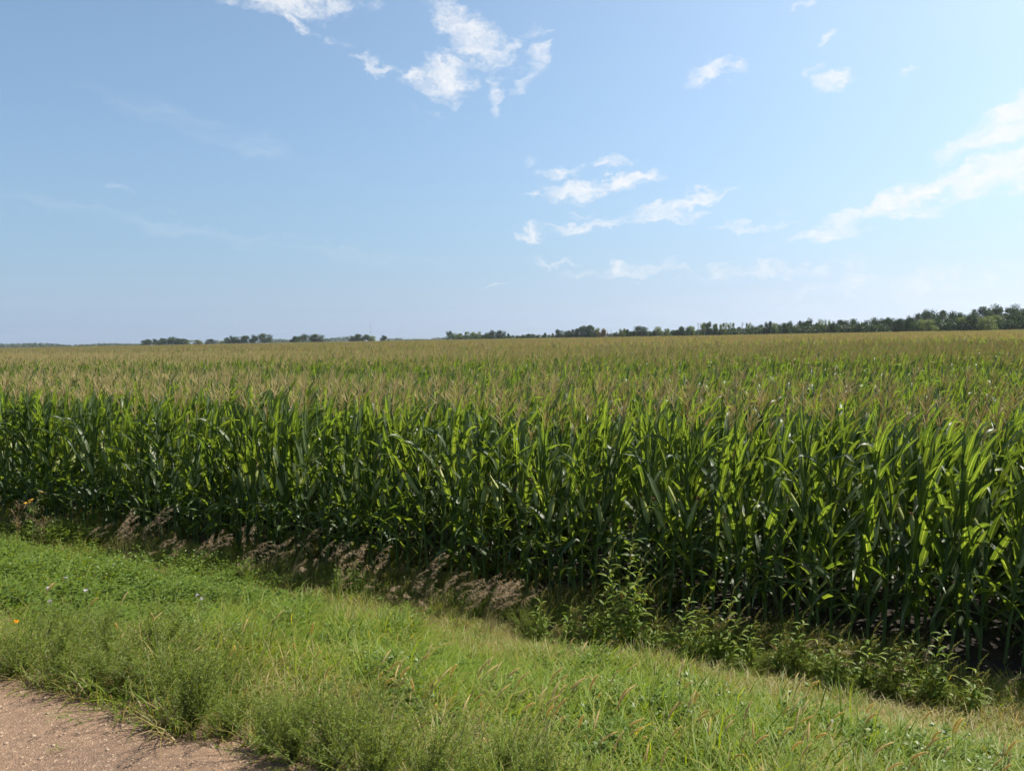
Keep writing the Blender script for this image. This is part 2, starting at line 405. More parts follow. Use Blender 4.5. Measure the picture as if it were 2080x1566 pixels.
def gravel_mat():
    m, N, L, out = new_mat('road_gravel')
    tc = N.new('ShaderNodeTexCoord')
    def nz(scale, detail, rough=.6):
        n = N.new('ShaderNodeTexNoise'); L.new(tc.outputs['Object'], n.inputs['Vector']); n.inputs['Scale'].default_value = scale
        n.inputs['Detail'].default_value = detail; n.inputs['Roughness'].default_value = rough; return n.outputs['Fac']
    big, fine = nz(1.3, 5), nz(38, 8, .75)
    vo = N.new('ShaderNodeTexVoronoi'); L.new(tc.outputs['Object'], vo.inputs['Vector']); vo.inputs['Scale'].default_value = 130
    r1 = N.new('ShaderNodeValToRGB'); L.new(fine, r1.inputs[0])
    r1.color_ramp.elements[0].position = .28; r1.color_ramp.elements[0].color = (.080, .050, .031, 1)
    r1.color_ramp.elements[1].position = .72; r1.color_ramp.elements[1].color = (.235, .152, .094, 1)
    r2 = N.new('ShaderNodeValToRGB'); L.new(big, r2.inputs[0])
    r2.color_ramp.elements[0].position = .3; r2.color_ramp.elements[0].color = (.82, .80, .80, 1)
    r2.color_ramp.elements[1].position = .7; r2.color_ramp.elements[1].color = (1.12, 1.08, 1.05, 1)
    mu = N.new('ShaderNodeMix'); mu.data_type = 'RGBA'; mu.blend_type = 'MULTIPLY'; mu.inputs[0].default_value = 1
    L.new(r1.outputs[0], mu.inputs[6]); L.new(r2.outputs[0], mu.inputs[7])
    st = N.new('ShaderNodeMix'); st.data_type = 'RGBA'; sp = N.new('ShaderNodeSeparateColor'); L.new(vo.outputs['Color'], sp.inputs[0])
    mr = N.new('ShaderNodeMapRange'); L.new(sp.outputs[0], mr.inputs['Value']); mr.inputs['From Min'].default_value = .92; mr.inputs['From Max'].default_value = .99; mr.inputs['To Max'].default_value = .7
    L.new(mr.outputs[0], st.inputs[0]); L.new(mu.outputs[2], st.inputs[6]); st.inputs[7].default_value = (.36, .27, .18, 1)
    p = N.new('ShaderNodeBsdfPrincipled'); L.new(st.outputs[2], p.inputs['Base Color']); p.inputs['Roughness'].default_value = .9
    h = N.new('ShaderNodeMath'); h.operation = 'ADD'; L.new(fine, h.inputs[0]); L.new(vo.outputs['Distance'], h.inputs[1])
    b = N.new('ShaderNodeBump'); b.inputs['Strength'].default_value = .55; b.inputs['Distance'].default_value = .010
    L.new(h.outputs[0], b.inputs['Height']); L.new(b.outputs[0], p.inputs['Normal'])
    L.new(p.outputs[0], out.inputs['Surface']); return m
MAT['gravel'] = gravel_mat()
MAT['pebble'] = foliage('pebble', (.17, .115, .08), (.32, .24, .17), (0, 0, 0), .0, .8, .3, c3=(.45, .37, .29))

# ------------------------------------------------------------------ the setting: ground and road
def build_ground():
    vs_ = [-4000, -1500, -500, -150, -50, -20, -12, -11, -10, -9, -8, -7.5, -7, -5, -2, 0, 1, 1.8] + [2.0 + .1 * i for i in range(0, 51)] + [7.4, 8, 9, 11, 14, 20, 40, 90, 200, 500, 1500, 4000]
    us_ = [-4000, -1500, -500, -150, -60, -40, -30, -24] + [-20 + .35 * i for i in range(0, 100)] + [16, 20, 26, 34, 50, 120, 400, 1500, 4000]
    mb = MB(); V, F = [], []
    for v in vs_:
        for u in us_:
            x, y = xy(u, v); V.append((x, y, ground_z(u, v)))
    n = len(us_)
    for j in range(len(vs_) - 1):
        for i in range(n - 1): F.append((j * n + i, j * n + i + 1, (j + 1) * n + i + 1, (j + 1) * n + i))
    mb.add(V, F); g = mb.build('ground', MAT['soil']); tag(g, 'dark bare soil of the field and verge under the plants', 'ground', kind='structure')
    # gravel road, 4 mm above the ground, its edge ragged where the weeds start
    mb = MB(); V, F = [], []
    us2 = [-900, -300, -100, -40] + [-14 + .12 * i for i in range(0, 230)] + [20, 40, 100, 300, 900]
    prof = [-6.4, -4, -2, 0, 1.0, 1.5, 1.8, 1.97, 2.1, 2.25]
    for u in us2:
        e = ROAD_EDGE + .45 + .05 * math.sin(u * 2.3) + .04 * math.sin(u * 5.7 + 1)
        for v in prof + [e]:
            x, y = xy(u, v); z = 1.354 + .03 * (1 - ((v + 2) / 5) ** 2 if abs(v + 2) < 5 else 0) * .5
            V.append((x, y, z if v < 1.9 else ground_z(u, v) + .006))
    m = len(prof) + 1
    for i in range(len(us2) - 1):
        for k in range(m - 1): F.append((i * m + k, (i + 1) * m + k, (i + 1) * m + k + 1, i * m + k + 1))
    mb.add(V, F); r = mb.build('road', MAT['gravel']); tag(r, 'pinkish brown gravel road at the lower left', 'road', kind='structure')
    for p in r.data.polygons:
        if p.normal.z < 0: r.data.flip_normals(); break
build_ground()
def road_z(v): return 1.354 + .03 * (1 - ((v + 2) / 5) ** 2) * .5 if v < 1.9 else ground_z(0, v) + .005

# ------------------------------------------------------------------ corn
WIND = Vector((1.0, -.15, 0)).normalized()
def corn_leaf(rng, length, width, th0, bend, phi, wind, nseg=9, power=1.5, rnd=None):
    mb = MB()
    ds = length / nseg
    p = Vector((0, 0, 0)); side = Vector((-math.sin(phi), math.cos(phi), 0))
    tw = rng.uniform(-.9, .9); ph = rng.uniform(0, 6.28); fq = rng.uniform(9, 15); amp = rng.uniform(.05, .16)
    kink = rng.uniform(.35, .8) if rng.random() < .13 else None
    V, F, UV = [], [], []
    for i in range(nseg + 1):
        s = i / nseg
        th = R(th0 + bend * s ** power)
        if kink and s > kink: th += R(60)
        d = Vector((math.cos(phi) * math.sin(th), math.sin(phi) * math.sin(th), math.cos(th)))
        d = (d + WIND * wind * (s ** 1.2)).normalized()
        side = (side - d * side.dot(d)).normalized()
        nrm = d.cross(side)
        a = tw * s
        sd = side * math.cos(a) + nrm * math.sin(a); nm = d.cross(sd)
        w = width * .5 * min(1.0, .42 + 2.6 * s) * (1 - s ** 2.4) ** .9
        fold = .32 * (1 - s) + .10
        if i < nseg:
            rip1, rip2 = math.sin(s * fq + ph) * amp * width * (s > .08), math.sin(s * fq * 1.13 + ph + 2.1) * amp * width * (s > .08)
            V += [(p - sd * w + nm * (w * fold + rip1))[:], p[:], (p + sd * w + nm * (w * fold + rip2))[:]]
            UV += [(0, s), (.5, s), (1, s)]
        else:
            V.append(p[:]); UV.append((.5, 1))
        p = p + d * ds
    for i in range(nseg - 1):
        a, b = i * 3, (i + 1) * 3
        F += [(a, a + 1, b + 1, b), (a + 1, a + 2, b + 2, b + 1)]
    a = (nseg - 1) * 3; t = nseg * 3
    F += [(a, a + 1, t), (a + 1, a + 2, t)]
    mb.add(V, F, UV, rng.random() if rnd is None else rnd)
    return mb
def lathe(mb, axis_pts, rads, n=8, rnd=.5, mat=0): tube(mb, axis_pts, rads, n, rnd, mat)

def corn_variant(seed, tass=True):
    """all parts of a corn plant in plant space: [(part, MB, origin, material)]"""
    rng = random.Random(seed); parts = []
    H = rng.uniform(1.78, 1.95); lean = rng.uniform(-.03, .09); ly = rng.uniform(-.05, .05)
    def axis(z): return Vector((lean * z * z / H * .9 , ly * z, z))
    mb = MB(); zs = [0, .08, .3, .6, .9, 1.2, 1.5, 1.75, H]
    tube(mb, [axis(z) for z in zs], [.014, .0135, .013, .0125, .012, .0105, .009, .007, .005], 6, rng.random())
    parts.append(('stalk', mb, Vector((0, 0, 0)), 'stalk'))
    nl = rng.randint(14, 16); phi0 = rng.uniform(0, math.pi)
    for i in range(nl):
        t = i / (nl - 1)
        z = .13 + (H - .20 - .13) * t ** .95
        phi = phi0 + math.pi * (i % 2) + rng.uniform(-.45, .45)
        length = (.52 + .27 * math.sin(math.pi * min(1, .15 + t * .85))) * rng.uniform(.9, 1.1)
        if t > .75: length *= .9
        width = (.045 + .020 * math.sin(math.pi * (.15 + .7 * t))) * rng.uniform(.9, 1.12) * (1 if t < .6 else .88)
        if t > .55:
            th0 = rng.uniform(8, 22); bend = rng.uniform(4, 34) if rng.random() < .84 else rng.uniform(80, 130)
        elif t > .28:
            th0 = rng.uniform(14, 28); bend = rng.uniform(8, 72) if rng.random() < .8 else rng.uniform(70, 120)
        else:
            th0 = rng.uniform(26, 46); bend = rng.uniform(70, 135)
        wind = .10 + .62 * max(0, t - .15) * rng.uniform(.4, 1.4)
        parts.append(('leaf', corn_leaf(rng, length, width, th0, bend, phi, wind, 9 if t > .2 else 7), axis(z), 'corn_leaf'))
    if tass:
        mb = MB(); o = axis(H)
        cs = [Vector((0, 0, 0))]; d = Vector((rng.uniform(-.1, .1), rng.uniform(-.1, .1), 1)).normalized()
        for k in range(4): d = (d + WIND * .09).normalized(); cs.append(cs[-1] + d * .088)
        tube(mb, cs, [.004, .0045, .0045, .004, .0015], 3, rng.random())
        for b in range(rng.randint(6, 9)):
            f = rng.uniform(.05, .42); k = f * 4; i0 = int(k); st = cs[i0].lerp(cs[i0 + 1], k - i0)
            ph = rng.uniform(0, 6.28); th = R(rng.uniform(18, 48)); ln = rng.uniform(.12, .21)
            d = Vector((math.cos(ph) * math.sin(th), math.sin(ph) * math.sin(th), math.cos(th))); pts = [st]
            for q in range(3): pts.append(pts[-1] + d * ln / 3); d = (d + WIND * .13 + Vector((0, 0, -.12))).normalized()
            tube(mb, pts, [.002, .003, .0028, .001], 3, rng.random())
        parts.append(('tassel', mb, o, 'tassel'))
    z = rng.uniform(.85, 1.1); ph = phi0 + rng.uniform(-.7, .7) + math.pi * rng.randint(0, 1); th = R(rng.uniform(14, 32)); ln = rng.uniform(.24, .31)
    d = Vector((math.cos(ph) * math.sin(th), math.sin(ph) * math.sin(th), math.cos(th)))
    mb = MB(); o = axis(z); ps, rs = [], []
    for q in range(8):
        s = q / 7; ps.append(d * (ln * s)); rs.append(.032 * (math.sin(math.pi * min(1, .12 + s * .8)) ** .7) * (1.15 - .45 * s) + .002)
    tube(mb, ps, rs, 8, rng.random())
    strip(mb, [d * ln * .8, d * ln * 1.05 + Vector((.01, 0, .01)), d * ln * 1.25 + Vector((.04, .01, .0))], [.012, .008, 0], (0, 1, 0), rng.random())
    parts.append(('ear', mb, o, 'husk'))
    mb = MB()
    for q in range(7):
        e = d * ln * .98; a = Vector((rng.uniform(-1, 1), rng.uniform(-1, 1), rng.uniform(-.2, 1))) * .03
        tube(mb, [e, e + d * .02 + a * .5, e + d * .03 + a + Vector((0, 0, -.015))], [.003, .0025, .001], 3, rng.random())
    parts.append(('silk', mb, o, 'silk'))
    return parts
MATS_CORN = ['corn_leaf', 'stalk', 'tassel', 'husk', 'silk']
NVAR = 12
VARIANTS = [corn_variant(100 + i, tass=True) for i in range(NVAR)]
def joined(parts, skip=()):
    mb = MB()
    for nm, b, o, mt in parts:
        if nm in skip: continue
        mb.merge(b, MATS_CORN.index(mt), o)
    return mb.mesh('corn_joined', [MAT[k] for k in MATS_CORN])

# height of the crop over the field: two shallow dips across it where the leaves show under the tassels
def crop(u, v):
    d1 = math.exp(-((v - 12.0 + .03 * u) / 1.9) ** 2) * sstep(-14, -5, u)
    d2 = math.exp(-((v - 19.0 - .12 * u) / 4.2) ** 2)
    d3 = .35 * max(0, math.sin(v * .22 + u * .05 + 1.0)) * sstep(26, 34, v) * (1 - sstep(60, 110, v))
    return 1.105 - .14 * d1 - .125 * d2 - .06 * d3, max(d1, d2, d3)

def in_wedge(x, y, half, near=0): return y > near and abs(x) < half * y + 3.0
def plant_positions():
    rng = random.Random(5); near, far = [], []
    row = 0
    while True:
        v = ROW0 + row * ROWGAP
        if row > 3: break
        ulim = (v + 4) * 2.6
        u = -ulim + rng.random() * .17
        while u < ulim:
            uu, vv = u + rng.uniform(-.03, .03), v + rng.uniform(-.035, .035)
            x, y = xy(uu, vv)
            if in_wedge(x, y, .82):
                (near if row < 4 else far).append((row, uu, vv, x, y))
            u += rng.uniform(.11, .16)
        row += 1
    return near, far
near, far = plant_positions()
# the plants that show largest: front rows inside the frame
scored = []
for (row, u, v, x, y) in near:
    q = project((x, y, 1.2))
    vis = q and -60 < q[0] < 2140
    scored.append(((0 if vis else 1), row + max(0, q[2] - 6) * .02 if q else 9, row, u, v, x, y))
scored.sort()
single, rest = scored[:300], scored[300:]

protos = []
for parts in VARIANTS:
    root = empty('corn_plant'); ear = None
    for nm, b, o, mt in parts:
        ob = b.build(nm, MAT[mt], ear if nm == 'silk' else root, loc=(0, 0, 0) if nm == 'silk' else o[:])
        if nm == 'ear': ear = ob
    note_kids(root); protos.append(root)
def zone(px):
    if px < 130: return 'behind the yellow-flowered weeds'
    if px < 400: return 'behind the thin upper end of brown grass'
    if px < 700: return 'behind the middle of the brown grass strip'
    if px < 1090: return 'behind the thick lower end of brown grass'
    if px < 1400: return 'behind the tallest green pigweed'
    if px < 1800: return 'behind the low mixed weeds'
    return 'over bare dark soil at the right'
ROWN = ['front', 'second', 'third', 'fourth']
used = set(); rng = random.Random(3)
for (_, _, row, u, v, x, y) in single:
    k = rng.randrange(NVAR); root = protos[k]
    o = root if k not in used else copy_tree(root)
    used.add(k)
    hs, dip = crop(u, v)
    s = hs * (rng.uniform(.93, 1.06) if rng.random() < .9 else rng.uniform(.74, .9))
    o.location = (x, y, ground_z(u, v) - .01); o.scale = (s * rng.choice((1, 1.04)), s, s); o.rotation_euler = (rng.uniform(-.07, .07), rng.uniform(-.06, .12), rng.uniform(-.6, .6))
    q = project((x, y, .4)); zn = zone(q[0])
    tag(o, 'tasselled corn plant, %s row, %s' % (ROWN[row], zn), 'corn plant', '%s row corn %s' % (ROWN[row], zn))
for k, root in enumerate(protos):
    if k not in used:
        for c in list(root.children_recursive): bpy.data.objects.remove(c)
        bpy.data.objects.remove(root)

def build_field():
    rng = random.Random(9)
    SEG = 1.05
    def segment(seed, tass):
        r2 = random.Random(seed); mb = MB(); u = -SEG / 2 + .04
        while u < SEG / 2:
            k = r2.randrange(NVAR); s_ = r2.uniform(.93, 1.06); x, y = xy(u + r2.uniform(-.03, .03), r2.uniform(-.035, .035)); a = r2.uniform(-.5, .5); ca, sa = math.cos(a), math.sin(a); tl = r2.uniform(-.03, .06)
            one = MB(); bare_ = r2.random() > tass
            for nm, b, o, mt in VARIANTS[k]:
                if nm == 'silk' or (nm == 'tassel' and bare_): continue
                one.merge(b, MATS_CORN.index(mt), o)
            one.v = [((ca * p[0] - sa * p[1] + tl * p[2]) * s_, (sa * p[0] + ca * p[1]) * s_, p[2] * s_) for p in one.v]
            mb.merge(one, None, (x, y, 0)); u += r2.uniform(.115, .165)
        return mb.mesh('corn_segment', [MAT[k] for k in MATS_CORN])
    full = [segment(2000 + i, .9) for i in range(12)]
    bare = [segment(2100 + i, .28) for i in range(8)]
    tops = []
    for kind, (size, n, wid) in enumerate(((2.2, 18, 1.0), (4.5, 26, 1.35), (9.0, 40, 2.0))):   # patches of upper leaves and tassels
        for i in range(4):
            r2 = random.Random(300 + i + kind * 10); mb = MB()
            for q in range(n):
                ox, oy, dz = r2.uniform(-.5, .5) * size, r2.uniform(-.5, .5) * size, r2.uniform(-.10, .10)
                for k in range(4):
                    b = corn_leaf(r2, r2.uniform(.55, .78), r2.uniform(.06, .08) * wid, r2.uniform(10, 26), r2.uniform(8, 60), r2.uniform(0, 6.28), .35, 3)
                    mb.merge(b, 0, (ox + r2.uniform(-.1, .1), oy + r2.uniform(-.1, .1), 1.28 + .13 * k + dz))
                for k in range(4):
                    ph = r2.uniform(0, 6.28); e = Vector((math.cos(ph) * .12 + .05, math.sin(ph) * .12, r2.uniform(.25, .42))) if k else Vector((.04, 0, .45))
                    o_ = Vector((ox, oy, 1.97 + dz)); strip(mb, [o_, o_ + e * .6, o_ + e], [.005 * wid, .006 * wid, 0], (math.cos(ph * 3), math.sin(ph * 3), 0), r2.random(), 1)
            tops.append(mb.mesh('corn_top', [MAT['corn_leaf'], MAT['far_tassel']]))
    P, RO, SC, ID = [], [], [], []
    def put(x, y, z, k, s, sx=None, rz=None):
        P.append((x, y, z)); SC.append((sx or s, sx or s, s)); ID.append(k)
        RO.append((rng.uniform(-.05, .05), rng.uniform(-.04, .08), rng.uniform(-.5, .5) if rz is None else rz))
    # plants of the near rows that are not set singly, then the rows behind in segments
    single_rows = max(r_[2] for r_ in single)
    ones = [joined(p, skip=('silk',)) for p in VARIANTS]
    for (_, _, row, u, v, x, y) in rest:
        hs, dip = crop(u, v); put(x, y, ground_z(u, v) - .01, rng.randrange(NVAR), hs * rng.uniform(.93, 1.06))
    row = 4
    while ROW0 + row * ROWGAP <= 46:
        v = ROW0 + row * ROWGAP; ulim = (v + 4) * 2.6; u = -ulim + rng.random()
        while u < ulim:
            x, y = xy(u, v)
            if in_wedge(x, y, .84):
                hs, dip = crop(u, v); k = NVAR + (rng.randrange(12) if rng.random() > dip * 1.15 else 12 + rng.randrange(8))
                P.append((x, y, -.01)); SC.append((1.0, 1.0, hs * rng.uniform(.98, 1.02))); ID.append(k); RO.append((0, 0, 0))
            u += SEG
        row += 1
    base = NVAR + 20
    # far field by random points, thinner and coarser with distance
    for (d0, d1, dens, kd) in ((46, 95, .28, 0), (95, 210, .07, 1), (210, 640, .018, 2)):
        n = int(.80 * (d1 * d1 - d0 * d0) * dens)
        for _ in range(n):
            y = math.sqrt(rng.uniform(d0 * d0, d1 * d1)); x = rng.uniform(-.8, .8) * y
            u, v = uv_of(x, y)
            if v < 44 or (x > .1 * y and y > 390): continue
            hs, dip = crop(u, v); put(x, y, 0, base + kd * 4 + rng.randrange(4), hs * rng.uniform(.96, 1.03), 1.0, rng.uniform(0, 6.28))
    # left-hand near side of the wedge beyond the 46 m of rows is covered by the loop above too
    ob = scatter('corn_field', ones + full + bare + tops, P, RO, SC, ID)
    tag(ob, 'dense tasselled corn crop stretching back to the treeline', 'corn', kind='stuff')
    # closed leaf canopy under the tops of the far field
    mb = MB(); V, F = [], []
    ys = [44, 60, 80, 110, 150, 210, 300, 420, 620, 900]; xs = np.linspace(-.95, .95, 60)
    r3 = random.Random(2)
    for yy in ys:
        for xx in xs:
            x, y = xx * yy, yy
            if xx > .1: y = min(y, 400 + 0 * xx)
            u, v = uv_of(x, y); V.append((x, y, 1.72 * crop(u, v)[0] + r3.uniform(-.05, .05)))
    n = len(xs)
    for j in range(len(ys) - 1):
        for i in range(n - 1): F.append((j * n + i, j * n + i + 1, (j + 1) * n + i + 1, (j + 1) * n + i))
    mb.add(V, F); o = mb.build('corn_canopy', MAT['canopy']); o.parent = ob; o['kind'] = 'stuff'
build_field()

# ------------------------------------------------------------------ verge grass
def blade(mb, rng, x, y, h, w, lean, wind, rnd, n=4, mat=0, droop=.0):
    ph = rng.uniform(0, 6.28); d = Vector((math.cos(ph) * lean, math.sin(ph) * lean, 1)).normalized()
    p = Vector((x, y, 0)); pts, ws = [p], [w]
    for i in range(n):
        s = (i + 1) / n
        d = (d + WIND * wind * s + Vector((math.cos(ph), math.sin(ph), 0)) * droop * s + Vector((0, 0, -1)) * (droop * .9 + wind * .35) * s * s).normalized()
        p = p + d * h / n; pts.append(p); ws.append(w * (1 - s ** 1.8))
    sd = (-math.sin(ph + rng.uniform(-.6, .6)), math.cos(ph), 0)
    strip(mb, pts, ws, sd, rnd, mat)
def clump(mb, rng, ox, oy, n, rad, h, w, lean, wind, mat=0, droop=.15, h_var=.5, base=.0):
    tmp = MB(); hs = rng.uniform(.75, 1.15); tone = rng.random() * .5
    for _ in range(n):
        a, r_ = rng.uniform(0, 6.28), rad * math.sqrt(rng.random())
        blade(tmp, rng, math.cos(a) * r_, math.sin(a) * r_, h * hs * rng.uniform(1 - h_var, 1 + h_var * .5), w * rng.uniform(.7, 1.3), lean * rng.uniform(.2, 1.4), wind * rng.uniform(.5, 1.5), (tone + rng.random() * .5) % 1.0, 4, mat, droop * rng.uniform(.3, 1.8))
    mb.merge(tmp, None, (ox, oy, base))
def leaflet(mb, c, d, n_, ln, w, rnd, mat=0):
    d, n_ = Vector(d).normalized(), Vector(n_)
    s_ = d.cross(n_); s_ = s_.normalized() if s_.length > 1e-5 else d.orthogonal()
    c = Vector(c); m = c + d * ln * .5
    mb.add([c[:], (m - s_ * w)[:], (c + d * ln)[:], (m + s_ * w)[:]], [(0, 1, 2, 3)], [(.5, 0), (0, .5), (.5, 1), (1, .5)], rnd, mat)
def rdir(rng, zmin=-1.0):
    while True:
        v = Vector((rng.uniform(-1, 1), rng.uniform(-1, 1), rng.uniform(zmin, 1)))
        if .05 < v.length < 1: return v.normalized()
def clover_clump(mb, rng, ox, oy, h, base, mat):
    for _ in range(9):
        ph = rng.uniform(0, 6.28); r_ = rng.uniform(0, .07); p = Vector((ox + math.cos(ph) * r_, oy + math.sin(ph) * r_, base)); d = Vector((math.cos(ph) * .35 + .12, math.sin(ph) * .35, 1)).normalized()
        hh = h * rng.uniform(.6, 1.15); pts = [p]
        for i in range(4): p = p + d * hh / 4; d = (d + rdir(rng) * .15).normalized(); pts.append(p)
        tube(mb, pts, [.0016, .0015, .0013, .001, .0006], 3, .6, mat)
        for i in range(13):
            s = rng.uniform(.25, 1.0) * 4; i0 = min(3, int(s)); c = pts[i0].lerp(pts[i0 + 1], s - i0)
            a = rng.uniform(0, 6.28); e = c + Vector((math.cos(a), math.sin(a), .5)) * .018
            for q in range(3):
                aa = a + (q - 1) * .9; leaflet(mb, e, (math.cos(aa), math.sin(aa), rng.uniform(-.2, .5)), (rng.uniform(-.5, .5), rng.uniform(-.5, .5), 1), rng.uniform(.018, .03), rng.uniform(.006, .010), rng.random(), mat)
TILE = .32
SLOPE = .30
VMATS = ['grass', 'drygrass', 'clover']
def tile_mesh(kind, seed):
    """a piece of verge sod in world orientation, lying on the slope"""
    rng = random.Random(seed); mb = MB()
    for _ in range(26 if kind != 'clover' else 15):
        lu, lv = rng.uniform(-.56, .56) * TILE, rng.uniform(-.56, .56) * TILE
        ox, oy = xy(lu, lv); z = -SLOPE * lv; r = rng.random()
        if kind == 'flat': z = 0
        if kind == 'green' or kind == 'flat' and r < .4:
            if r < .12: clump(mb, rng, ox, oy, 12, .08, .19, .0030, 1.0, .3, 1, .55, base=z)
            elif r < .15: clover_clump(mb, rng, ox, oy, .2, z, 2)
            else: clump(mb, rng, ox, oy, 16, .09, .33, .0042, .9, .34, 0, .55, base=z)
        elif kind == 'tall':
            if r < .10: clump(mb, rng, ox, oy, 10, .05, .29, .0030, .6, .25, 1, .4, base=z)
            else: clump(mb, rng, ox, oy, 14, .07, .34, .0040, .7, .26, 0, .5, base=z)
        elif kind == 'dry' or kind == 'flat':
            if r < .22: clump(mb, rng, ox, oy, 16, .08, .17, .0030, .9, .25, 0, .5, base=z)
            else: clump(mb, rng, ox, oy, 22, .10, .19, .0028, 1.0, .28, 1, .5, base=z)
        elif kind == 'mix':
            if r < .5: clump(mb, rng, ox, oy, 19, .10, .25, .0032, .9, .32, 0, .55, base=z)
            else: clump(mb, rng, ox, oy, 20, .10, .21, .0028, 1.0, .28, 1, .5, base=z)
        elif kind == 'clover':
            if r < .45: clump(mb, rng, ox, oy, 14, .10, .30, .0036, .9, .32, 0, .55, base=z)
            else: clover_clump(mb, rng, ox, oy, .17 + .16 * rng.random(), z, 2)
        elif kind == 'sparse' and r < .5:
            clump(mb, rng, ox, oy, 16, .07, .26, .0032, .7, .3, 0 if r < .25 else 1, .5, base=z)
    return mb.mesh('sod', [MAT[k] for k in VMATS])
def verge():
    rng = random.Random(21)
    kinds = ['green', 'tall', 'dry', 'mix', 'clover', 'sparse']; NV = 6
    meshes = {k: [tile_mesh(k, 40 + 20 * i + j) for j in range(NV)] for i, k in enumerate(kinds)}
    lists = {'g': [], 'd': [], 'c': []}; off = {'green': ('g', 0), 'tall': ('g', NV), 'sparse': ('g', 2 * NV), 'dry': ('d', 0), 'mix': ('d', NV), 'clover': ('c', 0)}
    sp = .27; nu, nv_ = int(25 / sp), int(6.3 / sp) + 1
    for i in range(nu):
        for j in range(nv_):
            u, v = -15.5 + (i + rng.uniform(-.3, .3)) * sp, ROAD_EDGE + .34 + (j + rng.uniform(-.3, .3)) * sp
            if v > 8.4 or (v > 7.5 and rng.random() < .45) or (u > .5 and v > 7.4) or (u > .5 and v > 6.9 and rng.random() < .3) or (u > -1.5 and v > 7.8): continue
            x, y = xy(u, v)
            if not in_wedge(x, y, .80, -1): continue
            nz = bumps(u * .8 + 3, v * .8) * .28 + bumps(u * 2.1, v * 2.3 + 5) * .16
            left = sstep(-3.4, -5.4, u + nz * 2.0)
            dryness = sstep(4.85, 5.4, v + nz) * (1 - sstep(6.5, 7.1, v + nz * .5)) * (1 - .75 * left)
            dryness = max(dryness, sstep(5.6, 6.0, v + nz) * (1 - sstep(6.7, 7.1, v)) * .8)
            edge = sstep(6.6, 7.2, v + nz * .5)
            if rng.random() < edge: k = 'sparse'
            elif rng.random() < dryness: k = 'dry' if rng.random() < dryness * .8 else 'mix'
            elif rng.random() < left * .6 and v > 3.0: k = 'clover'
            elif v > 5.5: k = 'mix'
            elif u < -1.2 and v < 2.95: k = 'sparse'
            elif v < 3.5 and rng.random() < .55: k = 'tall'
            else: k = 'green' if rng.random() < .82 else 'mix'
            key, o_ = off[k]; s = rng.uniform(.92, 1.1); hz = 1 + .40 * bumps(u * 1.3 + 7, v * 1.5) * (1 - edge)
            lists[key].append(((x, y, ground_z(u, v) - .015), (0, 0, rng.uniform(-.25, .25)), (s, s, s * hz * rng.uniform(.8, 1.2)), o_ + rng.randrange(NV)))
    for key, nm, pr, lab, cat in (('g', 'verge_grass', meshes['green'] + meshes['tall'] + meshes['sparse'], 'bright green wind-bent grass covering the roadside verge', 'grass'),
                                  ('d', 'dry_grass', meshes['dry'] + meshes['mix'], 'straw-coloured dry grass strip between green verge and corn', 'dry grass'),
                                  ('c', 'clover_patch', meshes['clover'], 'bright green leafy clover patch on the left of the verge', 'clover')):
        L_ = lists[key]
        ob = scatter(nm, pr, [a[0] for a in L_], [a[1] for a in L_], [a[2] for a in L_], [a[3] for a in L_])
        tag(ob, lab, cat, kind='stuff')
    # loose stones on the road
    peb = []
    for i in range(5):
        mb = MB(); r2 = random.Random(500 + i)
        V = []; F = []
        for lat in (-.9, -.3, .35, .95):
            for k in range(6):
                a = k * math.pi / 3 + r2.uniform(-.2, .2); c_ = math.sqrt(1 - lat * lat) * r2.uniform(.8, 1.15); V.append((c_ * math.cos(a) * 1.2, c_ * math.sin(a), lat * .65 + r2.uniform(-.08, .08)))
        for j in range(3):
            for k in range(6): F.append((j * 6 + k, j * 6 + (k + 1) % 6, (j + 1) * 6 + (k + 1) % 6, (j + 1) * 6 + k))
        F += [tuple(range(18, 24))]
        mb.add(V, F, None, r2.random()); peb.append(mb.mesh('pebble', [MAT['pebble']]))
    P = []
    for _ in range(9000):
        u, v = rng.uniform(-9, 3.0), rng.uniform(-.2, 2.3); x, y = xy(u, v)
        if not in_wedge(x, y, .85, -2): continue
        s = .0018 + .009 * rng.random() ** 6; z = road_z(v)
        P.append(((x, y, z), (rng.uniform(-.3, .3), rng.uniform(-.3, .3), rng.uniform(0, 6.28)), (s, s, s), rng.randrange(5)))
    ob = scatter('gravel', peb, [a[0] for a in P], [a[1] for a in P], [a[2] for a in P], [a[3] for a in P])
    tag(ob, 'small pale loose stones scattered on the gravel road', 'gravel', kind='stuff')
verge()

# ------------------------------------------------------------------ roadside plants
def at(px, py, lift=0.0):
    u, v = ground_hit(px, py, lift); x, y = xy(u, v); return u, v, (x, y, ground_z(u, v) - .01)
def finish(roots):
    for r_ in roots: note_kids(r_)
    return roots
ORD = ['first', 'second', 'third', 'fourth', 'fifth', 'sixth', 'seventh', 'eighth', 'ninth', 'tenth', 'eleventh', 'twelfth', 'thirteenth', 'fourteenth', 'fifteenth', 'sixteenth', 'seventeenth', 'eighteenth']

